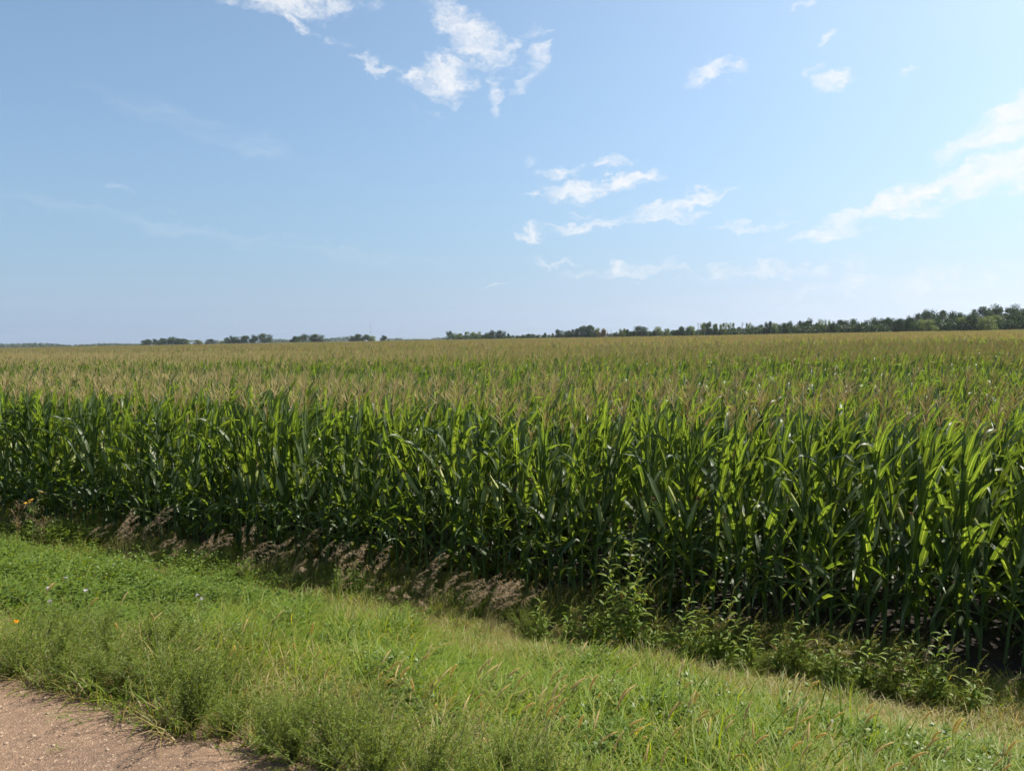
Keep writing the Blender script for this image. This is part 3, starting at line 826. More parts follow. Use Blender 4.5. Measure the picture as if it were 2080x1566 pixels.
# feathery kochia bushes along the road edge
def kochia_proto(seed, h=.42, w=.34):
    rng = random.Random(seed); root = empty('kochia_bush'); st, fo = MB(), MB()
    for i in range(46):
        ph = rng.uniform(0, 6.28); th = R(abs(rng.gauss(0, 34))); d = Vector((math.cos(ph) * math.sin(th), math.sin(ph) * math.sin(th), max(.12, math.cos(th)))).normalized()
        ln = h * rng.uniform(.65, 1.15) / (.45 + .55 * d.z) * (.9 if th > .9 else 1); p = Vector((0, 0, 0)); pts = [p]
        for k in range(6):
            p = p + d * ln / 6; d = (d + rdir(rng) * .16 + WIND * .05 + Vector((0, 0, .06))).normalized(); pts.append(p)
        tube(st, pts, [.003, .0026, .0022, .0018, .0014, .001, .0005], 3, rng.random())
        for k in range(62):
            s = rng.uniform(.8, 6.0); i0 = min(5, int(s)); c = pts[i0].lerp(pts[i0 + 1], s - i0); t = (pts[i0 + 1] - pts[i0]).normalized()
            if k % 4 == 0:      # short side twig with a tuft of leaves
                e = c + (rdir(rng) + t * .9).normalized() * rng.uniform(.02, .06)
                for q in range(4): leaflet(fo, c.lerp(e, .4 + .2 * q), (rdir(rng) + t * .7), rdir(rng), rng.uniform(.014, .028), rng.uniform(.0014, .0024), rng.random())
            else: leaflet(fo, c, rdir(rng) + t * .8, rdir(rng), rng.uniform(.014, .030), rng.uniform(.0015, .0027), rng.random())
    st.build('stems', MAT['weedstem'], root); f_ = fo.build('foliage', MAT['kochia'], root); f_['kind'] = 'stuff'
    return root
KO = finish([kochia_proto(700 + i) for i in range(4)])
ko_spots = []
rng = random.Random(31)
for px, py, sc in [(-40, 1390, 1.0), (50, 1405, 1.0), (130, 1420, .9), (215, 1432, 1.1), (290, 1462, 1.15), (370, 1490, 1.15), (450, 1500, .9), (520, 1540, .8), (575, 1558, 1.0), (650, 1580, 1.0), (745, 1600, .9), (850, 1640, 1.0), (960, 1650, .9), (1080, 1700, 1.0), (1220, 1730, .8),
                   (40, 1350, 1.0), (160, 1368, 1.15), (260, 1385, 1.2), (350, 1410, 1.1), (440, 1445, .9), (700, 1540, .85), (1010, 1610, .75)]:
    u, v = ground_hit(px, py); ko_spots.append((px, u, max(v, 2.06) + (.17 if px < 300 else .06), sc))
front = sorted([k for k in ko_spots[:15]]); back = sorted([k for k in ko_spots[15:]])
usedk = set()
for line, nm in ((front, 'edge'), (back, 'back')):
    for i, (px, u, v, sc) in enumerate(line):
        k = rng.randrange(4); o = KO[k] if k not in usedk else copy_tree(KO[k]); usedk.add(k)
        x, y = xy(u, v); o.location = (x, y, ground_z(u, v) - .01); s = sc * rng.uniform(.72, .98); o.scale = (s * 1.08, s * 1.08, s * .85); o.rotation_euler = (0, 0, rng.uniform(0, 6.28))
        if nm == 'edge': lab = 'feathery grey-green bush on the gravel edge, %s from the left' % ORD[i]
        else: lab = 'feathery grey-green bush behind the road-edge bushes, %s from the left' % ORD[i]
        tag(o, lab, 'bush', 'feathery bushes along the road edge')

# foxtail grass: bent stem with a bristly tan head
def foxtail_proto(seed):
    rng = random.Random(seed); root = empty('foxtail'); h = rng.uniform(.36, .50); st, hd = MB(), MB()
    p = Vector((0, 0, 0)); d = Vector((rng.uniform(-.15, .2), rng.uniform(-.2, .2), 1)).normalized(); pts = [p]
    for k in range(6): p = p + d * h / 6; d = (d + WIND * .045 * (1 + k * .35)).normalized(); pts.append(p)
    tube(st, pts, [.0016, .0015, .0013, .0012, .001, .0009, .0008], 3, rng.random())
    hp, hl = [p], rng.uniform(.055, .085)
    for k in range(6): hp.append(hp[-1] + d * hl / 6); d = (d + WIND * .09 + Vector((0, 0, -.04))).normalized()
    tube(hd, hp, [.0016, .0030, .0035, .0035, .0033, .0027, .001], 6, rng.random())
    for k in range(70):
        s = rng.uniform(0, 5.9); i0 = int(s); c = hp[i0].lerp(hp[i0 + 1], s - i0); t = (hp[i0 + 1] - hp[i0]).normalized()
        leaflet(hd, c, t * 1.1 + rdir(rng) * .8, rdir(rng), rng.uniform(.008, .012), .0005, rng.random())
    st.build('stem', MAT['bromestem'], root); hd.build('seed_head', MAT['foxtail'], root)
    lf = MB()
    for k in range(2): blade(lf, rng, 0, 0, h * rng.uniform(.6, .8), .0035, .5, .3, rng.random(), 5, 0, .5)
    lf.build('blades', MAT['grass'], root)
    return root
FX = finish([foxtail_proto(800 + i) for i in range(8)])
fx_pts = []
rng = random.Random(41)
def fx_region(n, x0, x1, y0, y1, nm):
    for _ in range(n): fx_pts.append((rng.uniform(x0, x1), rng.uniform(y0, y1), nm))
fx_region(6, 0, 130, 1170, 1330, 'at the left end of the verge')
fx_region(8, 280, 560, 1290, 1400, 'between the clover and the grey-green bushes')
fx_region(24, 560, 860, 1310, 1530, 'in the tall grass above the bare road corner')
fx_region(40, 860, 1250, 1330, 1560, 'in the middle of the grassy verge')
fx_region(38, 1250, 1650, 1400, 1580, 'in the grass below the tall pigweeds')
fx_region(26, 1650, 2080, 1470, 1590, 'in the lower right grass corner')
usedf = set()
for px, py, nm in fx_pts:
    u, v = ground_hit(px, py, .34)
    u += .0; v = min(5.2, v + .0); x, y = xy(u, v)
    if v < 2.25: v = 2.25 + rng.random() * .3; x, y = xy(u, v)
    k = rng.randrange(8); o = FX[k] if k not in usedf else copy_tree(FX[k]); usedf.add(k)
    s = rng.uniform(.8, 1.1); o.location = (x, y, ground_z(u, v) - .01); o.scale = (s, s, s); o.rotation_euler = (rng.uniform(-.12, .12), rng.uniform(-.25, .2), rng.uniform(-1.3, 1.3))
    tag(o, 'tan foxtail head on a bent stem %s' % nm, 'foxtail', 'foxtails ' + nm)

# drooping brown brome heads along the corn
def brome_proto(seed):
    rng = random.Random(seed); root = empty('brome_tuft')
    for q in range(rng.randint(3, 5)):
        st, hd = MB(), MB(); h = rng.uniform(.42, .68); ph = rng.uniform(0, 6.28); r_ = rng.uniform(0, .12)
        p = Vector((math.cos(ph) * r_, math.sin(ph) * r_, 0)); d = Vector((rng.uniform(-.1, .3), rng.uniform(-.25, .25), 1)).normalized(); pts = [p]
        for k in range(6): p = p + d * h / 6; d = (d + WIND * .09 * (1 + k * .3)).normalized(); pts.append(p)
        hp = [p]
        for k in range(5): hp.append(hp[-1] + d * .044); d = (d + WIND * .13 + Vector((0, 0, -.10))).normalized()
        tube(st, pts + hp[1:], [.0017] * 4 + [.0013] * 4 + [.0010] * 3 + [.0006], 3, rng.random())
        for k in range(26):
            s = rng.uniform(0, 4.9); i0 = int(s); c = hp[i0].lerp(hp[i0 + 1], s - i0); ln = rng.uniform(.02, .05) * (1.2 - s / 7)
            dd = (rdir(rng) * .7 + WIND * .8 + Vector((0, 0, .1))).normalized(); e1 = c + dd * ln * .6; dd = (dd + WIND * .25 + Vector((0, 0, -.75))).normalized(); e2 = e1 + dd * ln * .4
            strip(hd, [c, e1, e2 + dd * .001], [.0005, .0005, 0], rdir(rng)[:], rng.random())
            leaflet(hd, e2 - dd * .006, dd, rdir(rng), rng.uniform(.018, .028), rng.uniform(.0014, .0022), rng.random())
            if rng.random() < .5: leaflet(hd, e1, dd + rdir(rng) * .5, rdir(rng), rng.uniform(.016, .024), .0017, rng.random())
        st.build('stem', MAT['bromestem'], root); hd.build('panicle', MAT['brome'], root)
    lf = MB()
    for k in range(16): blade(lf, rng, rng.uniform(-.06, .06), rng.uniform(-.06, .06), rng.uniform(.2, .42), .003, .5, .3, rng.random(), 5, 0, .35)
    lf.build('blades', MAT['drygrass'], root)
    return root
BR = finish([brome_proto(900 + i) for i in range(5)])
br = []
rng = random.Random(51)
path = [(140, 1112), (330, 1150), (480, 1178), (620, 1205), (760, 1232), (900, 1258), (1000, 1275), (1080, 1290)]
def along(t):
    f = t * (len(path) - 1); i = min(len(path) - 2, int(f)); a, b = path[i], path[i + 1]; return a[0] + (b[0] - a[0]) * (f - i), a[1] + (b[1] - a[1]) * (f - i)
for i in range(44):
    t = (i + rng.uniform(-.3, 1.3)) / 44; t = min(1, max(0, t)); px, py = along(t ** .85)
    br.append((px + rng.uniform(-8, 8), py + rng.uniform(-22, 10)))
br.sort(); usedb = set()
PLACES = [(210, 'beside the yellow-flowered weeds'), (330, 'at the thin upper end of the strip'), (450, 'under the upper corn stalks'), (600, 'halfway along the upper strip'), (740, 'in the middle of the strip'),
          (850, 'in the densest part of the strip'), (980, 'just past the densest part of the strip'), (1100, 'at the lower end beside the green weeds')]
extra = [(1265, 1285, 'at the foot of the tallest pigweed'), (1480, 1322, 'between the two short pigweeds'), (1600, 1348, 'left in the low weed mound'), (1690, 1365, 'in the middle of the low weed mound'), (1770, 1378, 'right in the low weed mound'), (1870, 1392, 'beside the last pigweed on the right'), (2010, 1402, 'alone on dark soil at the right end')]
items = [(px, py, next(nm for lim, nm in PLACES if px < lim + 30)) for px, py in br] + extra
for px, py, nm in items:
    u, v = ground_hit(px, py); v = min(max(v - .45, 6.1), 6.55); x, y = xy(u, v)
    k = rng.randrange(5); o = BR[k] if k not in usedb else copy_tree(BR[k]); usedb.add(k)
    s = rng.uniform(.68, 1.12) * (1 if px < 1120 else .75); o.location = (x, y, ground_z(u, v) - .01); o.scale = (s, s, s * rng.uniform(.85, 1.1)); o.rotation_euler = (rng.uniform(-.12, .12), rng.uniform(-.45, .12), rng.uniform(-1.1, 1.1))
    tag(o, 'drooping brown grass tuft with feathery seed heads %s' % nm, 'grass tuft', 'brown grass tufts ' + nm)

# pigweed: leafy stem topped by yellow-green seed spikes
LEAFM = []
for i in range(4):
    r2 = random.Random(960 + i); mb = MB(); V, F, UV = [], [], []
    p = Vector((0, 0, 0)); th = R(35)
    for k in range(6):
        s = k / 5; w = .0105 * math.sin(math.pi * min(1, .08 + s * .92)) ** .9
        V += [(p.x, -w, p.z + w * .25), (p.x, 0, p.z), (p.x, w, p.z + w * .25)]; UV += [(0, s), (.5, s), (1, s)]
        th += R(r2.uniform(9, 22)); p = p + Vector((math.sin(th), 0, math.cos(th))) * .021
    for k in range(5): F += [(k * 3, k * 3 + 1, k * 3 + 4, k * 3 + 3), (k * 3 + 1, k * 3 + 2, k * 3 + 5, k * 3 + 4)]
    mb.add(V, F, UV, r2.random()); LEAFM.append(mb.mesh('leaf', [MAT['weed']]))
def pigweed_proto(seed, h, nst):
    rng = random.Random(seed); root = empty('pigweed')
    for q in range(nst):
        hh = h * (1 if q == 0 else rng.uniform(.5, .85)); st = MB(); p = Vector((rng.uniform(-.03, .03), rng.uniform(-.03, .03), 0)); d = Vector((rng.uniform(-.25, .25) if q else 0, rng.uniform(-.2, .2), 1)).normalized(); pts = [p]
        for k in range(8): p = p + d * hh / 8; d = (d + WIND * .035 + rdir(rng) * .05).normalized(); pts.append(p)
        tube(st, pts, [.005 - .0005 * k for k in range(9)], 4, rng.random()); st.build('stem', MAT['weedstem'], root)
        nleaf = int(26 * hh / .9) + 5
        for k in range(nleaf):
            s = (.5 + 7.3 * (k + rng.random()) / nleaf); i0 = min(7, int(s)); c = pts[i0].lerp(pts[i0 + 1], s - i0)
            o = bpy.data.objects.new('leaf', rng.choice(LEAFM)); COL.objects.link(o); o.parent = root
            o.location = c; sz = rng.uniform(.95, 1.6) * (1.25 - s / 14); o.scale = (sz, sz, sz); o.rotation_euler = (rng.uniform(-.3, .3), rng.uniform(-.3, .3), k * 2.4 + rng.uniform(-.4, .4))
        for j in range(4 if q == 0 else 2):
            sp = MB(); c = pts[8] if j == 0 else pts[7].lerp(pts[6], rng.random()); dd = (d + rdir(rng) * (.1 if j == 0 else .55)).normalized(); ln = rng.uniform(.13, .2) if j == 0 else rng.uniform(.06, .11); cp = [c]
            for k in range(5): cp.append(cp[-1] + dd * ln / 5); dd = (dd + WIND * .16).normalized()
            tube(sp, cp, [.0035, .0042, .004, .0035, .0025, .0008], 5, rng.random())
            for k in range(60):
                s = rng.uniform(0, 4.9); i0 = int(s); cc = cp[i0].lerp(cp[i0 + 1], s - i0)
                leaflet(sp, cc, dd * .7 + rdir(rng), rdir(rng), rng.uniform(.008, .020) * (1.2 - s / 7), rng.uniform(.0015, .003), rng.random())
            sp.build('seed_spike', MAT['seedspike'], root)
    return root
PW = finish([pigweed_proto(970, .98, 6), pigweed_proto(971, .66, 4), pigweed_proto(972, .60, 4), pigweed_proto(973, .46, 4)])
pw = [(1305, 1296, 0, 1.18, 'tall bushy pigweed with arching yellow-green spikes against the corn'), (1262, 1290, 1, 1.1, 'shorter pigweed leaning just left of the tallest pigweed'),
      (1355, 1302, 3, 1.0, 'small pigweed at the right foot of the tallest pigweed'), (1408, 1318, 1, 1.0, 'pale pigweed with dull brownish spike standing alone mid weeds'),
      (1430, 1322, 2, 1.05, 'upright pigweed right beside the brownish-spiked pigweed'), (1498, 1330, 1, 1.08, 'pigweed with golden spike left of the bent grass blade'),
      (1528, 1336, 2, .92, 'short golden-spiked pigweed above the curved grass blade'), (1585, 1345, 2, .85, 'leafy pigweed at the left of the low weed mound'),
      (1625, 1352, 1, .9, 'leafy pigweed behind the feathery weed mound'), (1700, 1366, 3, 1.1, 'low pigweed in front of the largest weed mound'), (1790, 1380, 2, .9, 'leafy pigweed behind the silvery weed mound'), (1225, 1286, 2, .85, 'leafy pigweed left of the shorter leaning pigweed'), (1460, 1326, 3, 1.1, 'low pigweed between the two pigweed pairs'), (1950, 1400, 3, .9, 'low pigweed right of the last tall pigweed'),
      (1745, 1372, 2, .95, 'pale-tipped pigweed rising behind the low weed mound'), (1830, 1385, 1, .85, 'pigweed with red-tipped spike right of the weed mound'),
      (1890, 1392, 1, 1.02, 'last pigweed on the right, leaning over dark soil'), (1140, 1275, 3, 1.0, 'low pigweed where the brown grass strip ends'),
      (1190, 1282, 3, .95, 'low pigweed in green grass left of the tall pigweeds'), (232, 1130, 2, .8, 'thin pale pigweed beside the upper brown grass'),
      (265, 1138, 2, .72, 'bushy-topped small pigweed among the upper brown grass'), (1655, 1358, 3, 1.0, 'low leafy pigweed buried in the weed mound')]
usedp = set(); rng = random.Random(61)
for px, py, k, s, lab in pw:
    u, v = ground_hit(px, py); v = min(max(v - .5, 6.0), 6.4); x, y = xy(u, v)
    o = PW[k] if k not in usedp else copy_tree(PW[k]); usedp.add(k)
    o.location = (x, y, ground_z(u, v) - .01); o.scale = (s, s, s); o.rotation_euler = (0, 0, rng.uniform(-.5, .5)); tag(o, lab, 'weed', 'pigweeds along the corn')

# low mixed weed mounds between the pigweeds, reusing the bush
rng = random.Random(71)
mounds = [(1110, 1268, .8, 'low green weed mound where brown grass meets pigweed'), (1330, 1305, .75, 'low weed mound under the tallest pigweed'), (1560, 1345, .8, 'dark weed mound left of the brown-headed mound'), (1630, 1356, 1.0, 'feathery green weed mound with brown grass heads in it'),
          (1710, 1368, .95, 'largest low weed mound before the right-hand corn'), (1800, 1382, .9, 'silvery weed mound right of the largest mound'), (1900, 1396, .7, 'small weed mound at the foot of the last pigweed'), (1460, 1326, .6, 'small weed mound between pigweed pairs'), (60, 1095, .8, 'brownish weed mound under the yellow flowers')]
for px, py, s, lab in mounds:
    u, v = ground_hit(px, py); v = min(max(v - .5, 6.1), 6.45); x, y = xy(u, v); o = copy_tree(KO[rng.randrange(4)])
    o.name = 'weed_mound'; o.location = (x, y, ground_z(u, v) - .01); o.scale = (s * 1.15, s * 1.0, s * .85); o.rotation_euler = (0, 0, rng.uniform(0, 6.28))
    o['label'] = lab; o['category'] = 'weeds'; o['group'] = 'weed mounds along the corn'

# yellow-flowered weeds on the left
def flower_weed(seed, loc, h, nfl, dead, label):
    rng = random.Random(seed); root = empty('flowering_weed', loc); st = MB(); tips = []
    p = Vector((0, 0, 0)); d = Vector((0, 0, 1)); main = [p]
    for k in range(7): p = p + d * h / 7; d = (d + rdir(rng) * .08 + WIND * .02).normalized(); main.append(p)
    tube(st, main, [.006 - .0006 * k for k in range(8)], 4, rng.random())
    for j in range(16):
        s = rng.uniform(2, 7); i0 = min(6, int(s)); c = main[i0].lerp(main[i0 + 1], s - i0); dd = (rdir(rng, 0) + Vector((0, 0, .7))).normalized(); ln = rng.uniform(.10, .26); pts = [c]
        for k in range(3): pts.append(pts[-1] + dd * ln / 3); dd = (dd + rdir(rng) * .25).normalized()
        tube(st, pts, [.0025, .002, .0016, .001], 3, rng.random()); tips.append((pts[-1], dd))
        for k in range(4):
            c2 = pts[rng.randint(1, 2)]; e = c2 + (dd + rdir(rng) * .8).normalized() * rng.uniform(.04, .09); tube(st, [c2, e], [.0014, .0008], 3, rng.random()); tips.append((e, dd))
    st.build('stem', MAT['deadstem'] if dead else MAT['weedstem'], root)
    tips.append((main[-1], d)); rng.shuffle(tips); tips.sort(key=lambda t: -t[0].z)
    chosen = rng.sample(tips[:14], nfl)
    for c, dd in chosen:
        mb = MB(); up = (dd + Vector((-.1, -.6, .2))).normalized(); a = up.orthogonal().normalized(); b = up.cross(a)
        for k in range(11):
            t = 2 * math.pi * k / 11 + rng.uniform(-.1, .1); leaflet(mb, c, a * math.cos(t) + b * math.sin(t) + up * .25, up, rng.uniform(.020, .027), .0055, rng.random())
        f = mb.build('flower', MAT['petal'], root); m2 = MB(); tube(m2, [c - up * .004, c + up * .002, c + up * .006], [.008, .008, .004], 8, .4, 0, True); m2.build('centre', MAT['deadstem'], f)
    bd = MB()
    for c, dd in tips:
        if rng.random() < .75:
            for k in range(5): leaflet(bd, c, dd * .6 + rdir(rng), rdir(rng), rng.uniform(.008, .016), .0025, rng.random())
    bd.build('dry_heads', MAT['brome'], root)
    for k in range(14):
        s = rng.uniform(.6, 6); i0 = min(6, int(s)); o = bpy.data.objects.new('leaf', rng.choice(LEAFM)); COL.objects.link(o); o.parent = root
        o.location = main[i0].lerp(main[i0 + 1], s - i0); sz = rng.uniform(.8, 1.5) * (1 if not dead else .7); o.scale = (sz,) * 3; o.rotation_euler = (0, rng.uniform(-.2, .4), rng.uniform(0, 6.28))
    tag(root, label, 'weed', 'yellow-flowered weeds')
for seed, px, py, h, nf, dead, lab in [(1, 28, 1092, .92, 4, True, 'tall dried weed with cream seed heads and orange-yellow flowers'), (2, 108, 1110, .80, 4, False, 'green-stemmed weed with three clustered yellow flowers right of the dried one'),
                                      (3, 78, 1102, .62, 1, True, 'reddish dried weed with bare branches between the two flowering weeds'), (4, 135, 1115, .5, 0, True, 'short bare dried weed leaning right at the brown grass'), (5, -12, 1086, .6, 1, True, 'dried weed cut off by the left edge')]:
    u, v = ground_hit(px, py); v = min(max(v - .3, 6.2), 6.7); x, y = xy(u, v); flower_weed(seed, (x, y, ground_z(u, v) - .01), h, nf, dead, lab)
# small pale clover blossoms
blossoms = [(92, 1196, 'pale lilac blossom high on the clover patch, upper of two'), (95, 1224, 'pale lilac blossom high on the clover patch, lower of two'), (168, 1201, 'pinkish blossom right of the two lilac blossoms'), (395, 1210, 'white blossom at the right end of the clover'), (404, 1218, 'white blossom just below another at the clover end'), (128, 1175, 'tiny pale blossom at the top of the clover patch'), (25, 1265, 'yellowish blossom at the left picture edge')]
for i, (px, py, lab) in enumerate(blossoms):
    rng = random.Random(80 + i); u, v = ground_hit(px, py, .30); x, y = xy(u, v); r_ = empty('clover_blossom', (x, y, ground_z(u, v) - .01))
    mb = MB(); tube(mb, [(0, 0, 0), (.01, 0, .16), (.02, 0, .31)], [.0015, .0013, .001], 3, .5); mb.build('stem', MAT['weedstem'], r_)
    mb = MB()
    for k in range(40): dd = rdir(rng, -.3); leaflet(mb, Vector((.02, 0, .315)), dd, rdir(rng), rng.uniform(.012, .017), .003, rng.random())
    mb.build('flower_head', MAT['petal'] if i == 6 else MAT['pale_petal'], r_); tag(r_, lab, 'flower', 'clover blossoms')

# ------------------------------------------------------------------ treelines
def tree_proto(seed, mat, density=1.0, open_=0.0, low=.12, shape='round'):
    """unit tree: 1 m tall, 1 m wide crown; trunk with limbs and a crown of leaf clumps"""
    rng = random.Random(seed); root = empty('tree'); tr, cr = MB(), MB()
    tube(tr, [(0, 0, 0), (rng.uniform(-.02, .02), 0, .25), (rng.uniform(-.04, .04), 0, .5)], [.03, .024, .015], 6, .5)
    lobes = []
    for k in range(15 if shape != 'cone' else 9):
        if shape == 'cone':
            z = .15 + .75 * k / 9; rr = .34 * (1 - k / 9.5); ph = rng.uniform(0, 6.28); c = Vector((math.cos(ph) * rr * .5, math.sin(ph) * rr * .5, z)); r_ = .10 + .16 * (1 - k / 9)
        else:
            z = rng.uniform(low + .16, .86); rr = .40 * math.sqrt(max(.1, 1 - ((z - .55) / .5) ** 2)); ph = rng.uniform(0, 6.28)
            c = Vector((math.cos(ph) * rr * rng.uniform(.35, 1), math.sin(ph) * rr * rng.uniform(.35, 1), z)); r_ = rng.uniform(.14, .22)
        if open_ and c.z < .42: continue
        lobes.append((c, r_)); b = Vector((0, 0, min(.48, c.z * .6))); tube(tr, [b, b.lerp(c, .6) + Vector((0, 0, .03)), c], [.013, .008, .003], 4, .5)
    for c, r_ in lobes:
        for k in range(int(210 * density)):
            q = c + rdir(rng) * r_ * rng.uniform(.3, 1.0); leaflet(cr, q, rdir(rng), rdir(rng), rng.uniform(.028, .052), rng.uniform(.016, .028), rng.random())
    if not open_ and shape != 'cone':
        for k in range(420):
            ph = rng.uniform(0, 6.28); rr = .40 * math.sqrt(rng.random()); leaflet(cr, (math.cos(ph) * rr, math.sin(ph) * rr, rng.uniform(.04, .6)), rdir(rng), rdir(rng), .06, .03, rng.random())
    tr.build('trunk', MAT['bark'], root); c_ = cr.build('crown', mat, root); return root
def bare_proto(seed):
    rng = random.Random(seed); root = empty('tree'); tr, br_ = MB(), MB()
    tube(tr, [(0, 0, 0), (.01, 0, .3), (0, .01, .62), (.02, 0, .95)], [.024, .02, .013, .005], 5, .5)
    for k in range(16):
        z = rng.uniform(.35, .85); d = (rdir(rng, 0) + Vector((0, 0, .7))).normalized(); ln = rng.uniform(.15, .34); p = Vector((0, 0, z)); pts = [p, p + d * ln * .5, p + d * ln + Vector((0, 0, .05))]
        tube(br_, pts, [.010, .007, .003], 4, .5)
        for j in range(3): e = pts[1] + (d + rdir(rng) * .9).normalized() * ln * .5; tube(br_, [pts[1], e], [.006, .002], 3, .5)
    tr.build('trunk', MAT['deadwood'], root); br_.build('branches', MAT['deadwood'], root); return root
TP = {'d': [tree_proto(1000 + i, MAT['tree_leaf']) for i in range(5)], 'p': [tree_proto(1020 + i, MAT['tree_pale']) for i in range(3)], 'o': [tree_proto(1030 + i, MAT['tree_pale'], .8, 1.0) for i in range(3)],
      'O': [tree_proto(1040 + i, MAT['tree_leaf'], .9, 1.0) for i in range(2)], 'r': [tree_proto(1050, MAT['tree_rust'])], 'c': [tree_proto(1060 + i, MAT['tree_leaf'], 1.0, 0, .1, 'cone') for i in range(2)], 'b': [bare_proto(1070 + i) for i in range(2)]}
for l_ in TP.values(): finish(l_)
# (clump phrase, distance, [(x, top y, width, kind)]) measured along the horizon
CL = [('the leftmost near grove', 900, [(296, 689.5, 16, 'd'), (319, 689, 17, 'd'), (341, 685.5, 30, 'd'), (365, 687.5, 24, 'd'), (379, 691, 14, 'p')]),
      ('the small trees right of the leftmost grove', 1000, [(402, 690.5, 18, 'p'), (427, 689, 19, 'd'), (449, 692, 14, 'p')]),
      ('the long grove left of centre', 850, [(461, 686, 11, 'd'), (471, 683, 13, 'd'), (491, 682.5, 28, 'd'), (515, 681, 16, 'd'), (536, 678.5, 26, 'd')]),
      ('the twin grove left of the mast', 850, [(597, 683.5, 15, 'd'), (615, 677.5, 27, 'O'), (644, 679.5, 28, 'd')]),
      ('the trees around the thin mast', 880, [(721, 681, 22, 'd'), (735, 679, 26, 'd'), (754, 682, 16, 'p'), (779, 681.5, 14, 'd'), (789, 687.5, 6, 'p')]),
      ('the sparse row right of the horizon gap', 620, [(914, 673, 15, 'O'), (931, 677, 20, 'o'), (952, 674, 18, 'o'), (967, 674, 20, 'o'), (981, 680, 11, 'd'), (996, 669.5, 23, 'O'), (1018, 672, 21, 'd'), (1033, 676, 13, 'c')]),
      ('the low cedar row in the middle', 600, [(1050, 682, 12, 'c'), (1062, 679, 16, 'c'), (1078, 678, 18, 'd'), (1092, 680.5, 13, 'c'), (1107, 675, 16, 'c'), (1123, 676, 13, 'c')]),
      ('the tall domed grove in the middle', 600, [(1137, 670, 18, 'd'), (1152, 671.5, 15, 'd'), (1167, 668, 17, 'd'), (1178, 665, 18, 'O'), (1193, 661, 32, 'd'), (1209, 666, 18, 'p'), (1222, 667.5, 16, 'r')]),
      ('the gap beside the dome', 590, [(1234, 673, 7, 'b'), (1241, 669.5, 6, 'b')]),
      ('the grove right of the bare pair', 520, [(1252, 677, 18, 'd'), (1264, 668, 14, 'p'), (1272, 669, 11, 'd'), (1284, 672, 15, 'd'), (1305, 663, 28, 'd'), (1327, 672, 15, 'd'), (1339, 664.5, 20, 'o'), (1356, 667.5, 11, 'p')]),
      ('the rising row before the bare snags', 490, [(1371, 670, 18, 'd'), (1389, 664, 22, 'd'), (1403, 662, 16, 'p'), (1418, 657, 9, 'b'), (1427, 656, 11, 'p'), (1439, 655, 15, 'd'), (1452, 658, 12, 'p')]),
      ('the thin row with bare snags', 480, [(1459, 667, 18, 'd'), (1469, 656, 15, 'o'), (1485, 656, 13, 'o'), (1496, 665, 16, 'd'), (1508, 657, 13, 'b'), (1520, 656, 11, 'o'), (1531, 661.5, 13, 'd'), (1543, 660, 12, 'd')]),
      ('the dense row right of the snags', 450, [(1561, 653, 17, 'd'), (1577, 657, 15, 'p'), (1591, 657, 18, 'd'), (1611, 650, 20, 'O'), (1628, 652, 15, 'd'), (1644, 649, 21, 'd'), (1657, 656, 13, 'd')]),
      ('the row before the tall right-hand wood', 420, [(1669, 650, 11, 'o'), (1681, 650, 12, 'o'), (1692, 655, 13, 'd'), (1710, 650, 22, 'd'), (1729, 649, 19, 'd'), (1743, 655, 11, 'd'), (1757, 653, 15, 'd'), (1774, 644, 29, 'O'), (1797, 646, 21, 'd')]),
      ('the front edge of the right-hand wood', 400, [(1814, 646, 17, 'O'), (1826, 648, 15, 'd'), (1840, 644, 17, 'd'), (1854, 646, 18, 'd'), (1882, 648, 24, 'p'), (1908, 646, 25, 'd'), (1930, 648, 24, 'd'), (1957, 644, 20, 'p'), (1977, 641, 18, 'd'), (1993, 646, 20, 'd'), (2009, 643, 24, 'p'), (2031, 641, 24, 'p'), (2054, 639, 26, 'd'), (2076, 638, 22, 'd'), (2098, 638, 24, 'd')]),
      ('the tall back of the right-hand wood', 470, [(1870, 635, 24, 'd'), (1895, 630, 23, 'O'), (1924, 631, 29, 'd'), (1949, 637, 22, 'd'), (1979, 627, 16, 'O'), (2001, 624, 30, 'd'), (2029, 622, 30, 'd'), (2054, 622, 28, 'd'), (2076, 629, 22, 'd'), (2100, 626, 28, 'd')])]
LOOK = {'d': 'dark leafy tree', 'p': 'paler yellow-green tree', 'o': 'open-crowned pale tree', 'O': 'open-crowned dark tree', 'r': 'rusty-leaved tree', 'c': 'pointed cedar tree', 'b': 'bare dead tree'}
rng = random.Random(91); usedt = set()
for phrase, D, trees in CL:
    cnt = {}
    for (px, ty, w, kd) in trees: cnt[kd] = cnt.get(kd, 0) + 1
    seen = {}
    for (px, ty, w, kd) in trees:
        dd = D * rng.uniform(.97, 1.03); a = pix_dir(px, ty); t = dd / math.hypot(a.x, a.y); ht = EYE + a.z * t; wd = w / FPX * dd / math.cos(math.atan2(a.x, a.y)) * 1.28
        k = rng.randrange(len(TP[kd])); key = (kd, k); o = TP[kd][k] if key not in usedt else copy_tree(TP[kd][k]); usedt.add(key)
        o.location = (a.x * t, a.y * t, 0); o.scale = (wd, wd, ht * 1.04); o.rotation_euler = (0, 0, rng.uniform(0, 6.28))
        i = seen.get(kd, 0); seen[kd] = i + 1
        which = ('the only %s' % LOOK[kd]) if cnt[kd] == 1 else ('%s %s from the left' % (ORD[i], LOOK[kd]))
        tag(o, '%s in %s' % (which, phrase), 'tree', phrase)
for kd, l_ in TP.items():
    for k, r_ in enumerate(l_):
        if (kd, k) not in usedt:
            for c in list(r_.children_recursive): bpy.data.objects.remove(c)
            bpy.data.objects.remove(r_)
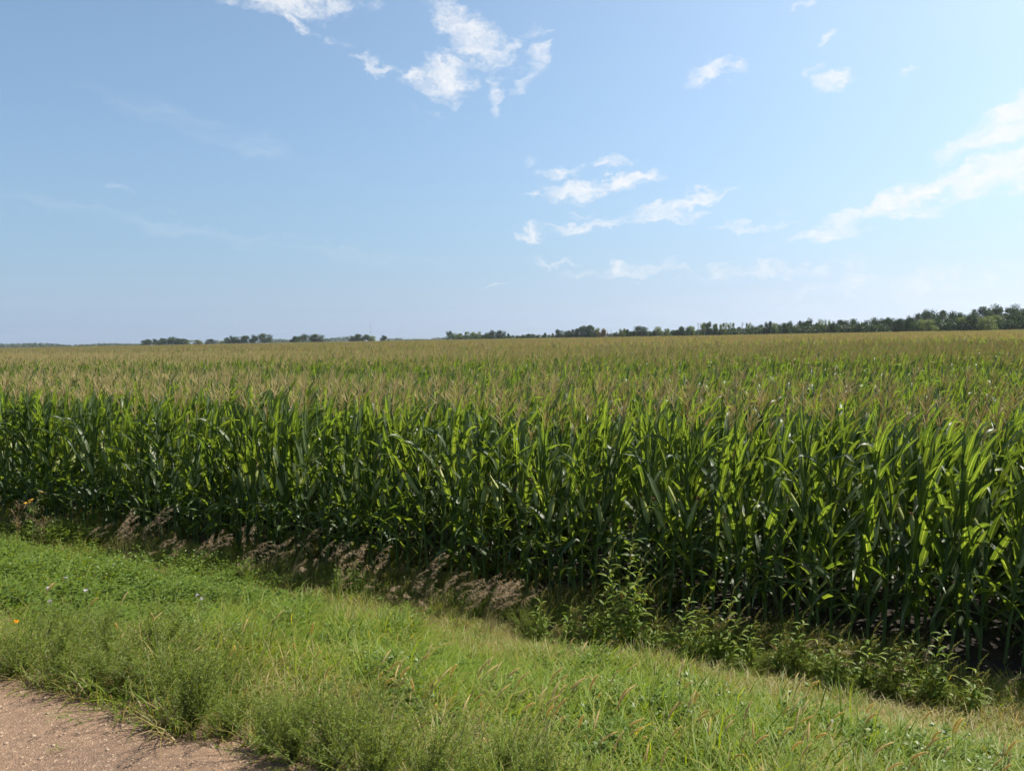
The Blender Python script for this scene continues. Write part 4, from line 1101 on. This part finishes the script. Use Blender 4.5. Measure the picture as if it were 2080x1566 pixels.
# undergrowth at the foot of the treeline, and the hazy woods on the far horizon
def belt(name, pts, D, hmin, hmax, mat, leaf, n_per, label, cat, seed):
    rng = random.Random(seed); mb = MB()
    for i in range(len(pts) - 1):
        (x0, t0), (x1, t1) = pts[i], pts[i + 1]
        for k in range(int((x1 - x0) * n_per)):
            f = rng.random(); px = x0 + (x1 - x0) * f; top = t0 + (t1 - t0) * f; dd = D(px) * rng.uniform(.985, 1.02); a = pix_dir(px, top); t = dd / math.hypot(a.x, a.y); ht = (EYE + a.z * t) * (1 + .16 * math.sin(px * .9) * math.sin(px * .37))
            z = ht * (rng.uniform(hmin, hmax)); leaflet(mb, (a.x * t + rng.uniform(-3, 3), a.y * t, z), rdir(rng), rdir(rng), leaf * rng.uniform(.7, 1.4), leaf * .4, rng.random())
    o = mb.build(name, mat); tag(o, label, cat, kind='stuff')
def dist(px): return float(np.interp(px, [296, 800, 905, 1240, 1480, 1700, 1850, 2100], [900, 870, 625, 600, 485, 425, 405, 400]))
belt('undergrowth', [(908, 682), (1050, 683), (1130, 681), (1228, 676), (1229, 680), (1245, 679), (1260, 676), (1370, 674), (1480, 670), (1560, 666), (1660, 662), (1800, 660), (1860, 655), (2110, 650)], dist, .05, 1.0, MAT['tree_leaf'], 1.1, 26, 'dark unbroken undergrowth along the foot of the treeline', 'undergrowth', 5)
belt('distant_woods', [(-60, 699.5), (30, 699), (60, 698), (95, 698), (120, 700), (145, 702)], lambda px: 1900, .05, 1.0, MAT['far_leaf'], 2.2, 30, 'long low hazy wood on the far left horizon', 'woods', 6)
belt('distant_woods', [(150, 701.5), (180, 700.5), (205, 698.5), (240, 699), (285, 699.5)], lambda px: 1800, .05, 1.0, MAT['far_leaf'], 2.2, 30, 'broken hazy row of far trees left of the leftmost grove', 'woods', 7)
belt('distant_woods', [(548, 690), (570, 689.5), (590, 691), (592, 692), (650, 690), (665, 688), (690, 685.5), (705, 684), (722, 688)], lambda px: 1500, .05, 1.0, MAT['far_leaf'], 1.8, 30, 'hazy woods behind the groves left of the mast', 'woods', 8)
belt('distant_woods', [(790, 688.5), (815, 687.5), (818, 690), (850, 689), (875, 690), (882, 687), (908, 686.5)], lambda px: 2100, .05, 1.0, MAT['far_leaf'], 2.4, 26, 'faint blue woods in the gap right of the mast', 'woods', 9)

# thin guyed mast
def mast():
    a = pix_dir(752, 653); D = 1700; t = D / math.hypot(a.x, a.y); H = EYE + a.z * t; root = empty('radio_mast', (a.x * t, a.y * t, 0)); mb = MB()
    for k in range(3): th = k * 2.094; tube(mb, [(math.cos(th) * .45, math.sin(th) * .45, 0), (math.cos(th) * .45, math.sin(th) * .45, H)], [.12, .12], 4)
    for k in range(int(H / 2)): th = k * 2.094; tube(mb, [(math.cos(th) * .45, math.sin(th) * .45, 2 * k), (math.cos(th + 2.094) * .45, math.sin(th + 2.094) * .45, 2 * k + 2)], [.06, .06], 3)
    mb.build('lattice', MAT['steel'], root); mb = MB()
    for k in range(3):
        for f in (.5, .95): th = k * 2.094 + .5; tube(mb, [(0, 0, H * f), (math.cos(th) * H * .55, math.sin(th) * H * .55, 0)], [.02, .02], 3)
    mb.build('guy_wires', MAT['steel'], root); tag(root, 'thin grey radio mast rising above the trees left of centre', 'mast')
mast()

# ------------------------------------------------------------------ the air
def haze():
    mb = MB(); x, z0, z1 = 4100, -1.0, 64.0
    V = [(-x, -x, z0), (x, -x, z0), (x, x, z0), (-x, x, z0), (-x, -x, z1), (x, -x, z1), (x, x, z1), (-x, x, z1)]
    mb.add(V, [(3, 2, 1, 0), (4, 5, 6, 7), (0, 1, 5, 4), (1, 2, 6, 5), (2, 3, 7, 6), (3, 0, 4, 7)])
    m, N, L, out = new_mat('haze'); p = N.new('ShaderNodeVolumePrincipled'); p.inputs['Color'].default_value = (.80, .88, 1.0, 1); p.inputs['Density'].default_value = HAZE; p.inputs['Anisotropy'].default_value = .3
    L.new(p.outputs[0], out.inputs['Volume']); o = mb.build('haze', m, smooth=False); tag(o, 'thin blue summer haze over the whole field', 'haze', kind='stuff')
HAZE = .00007
haze()
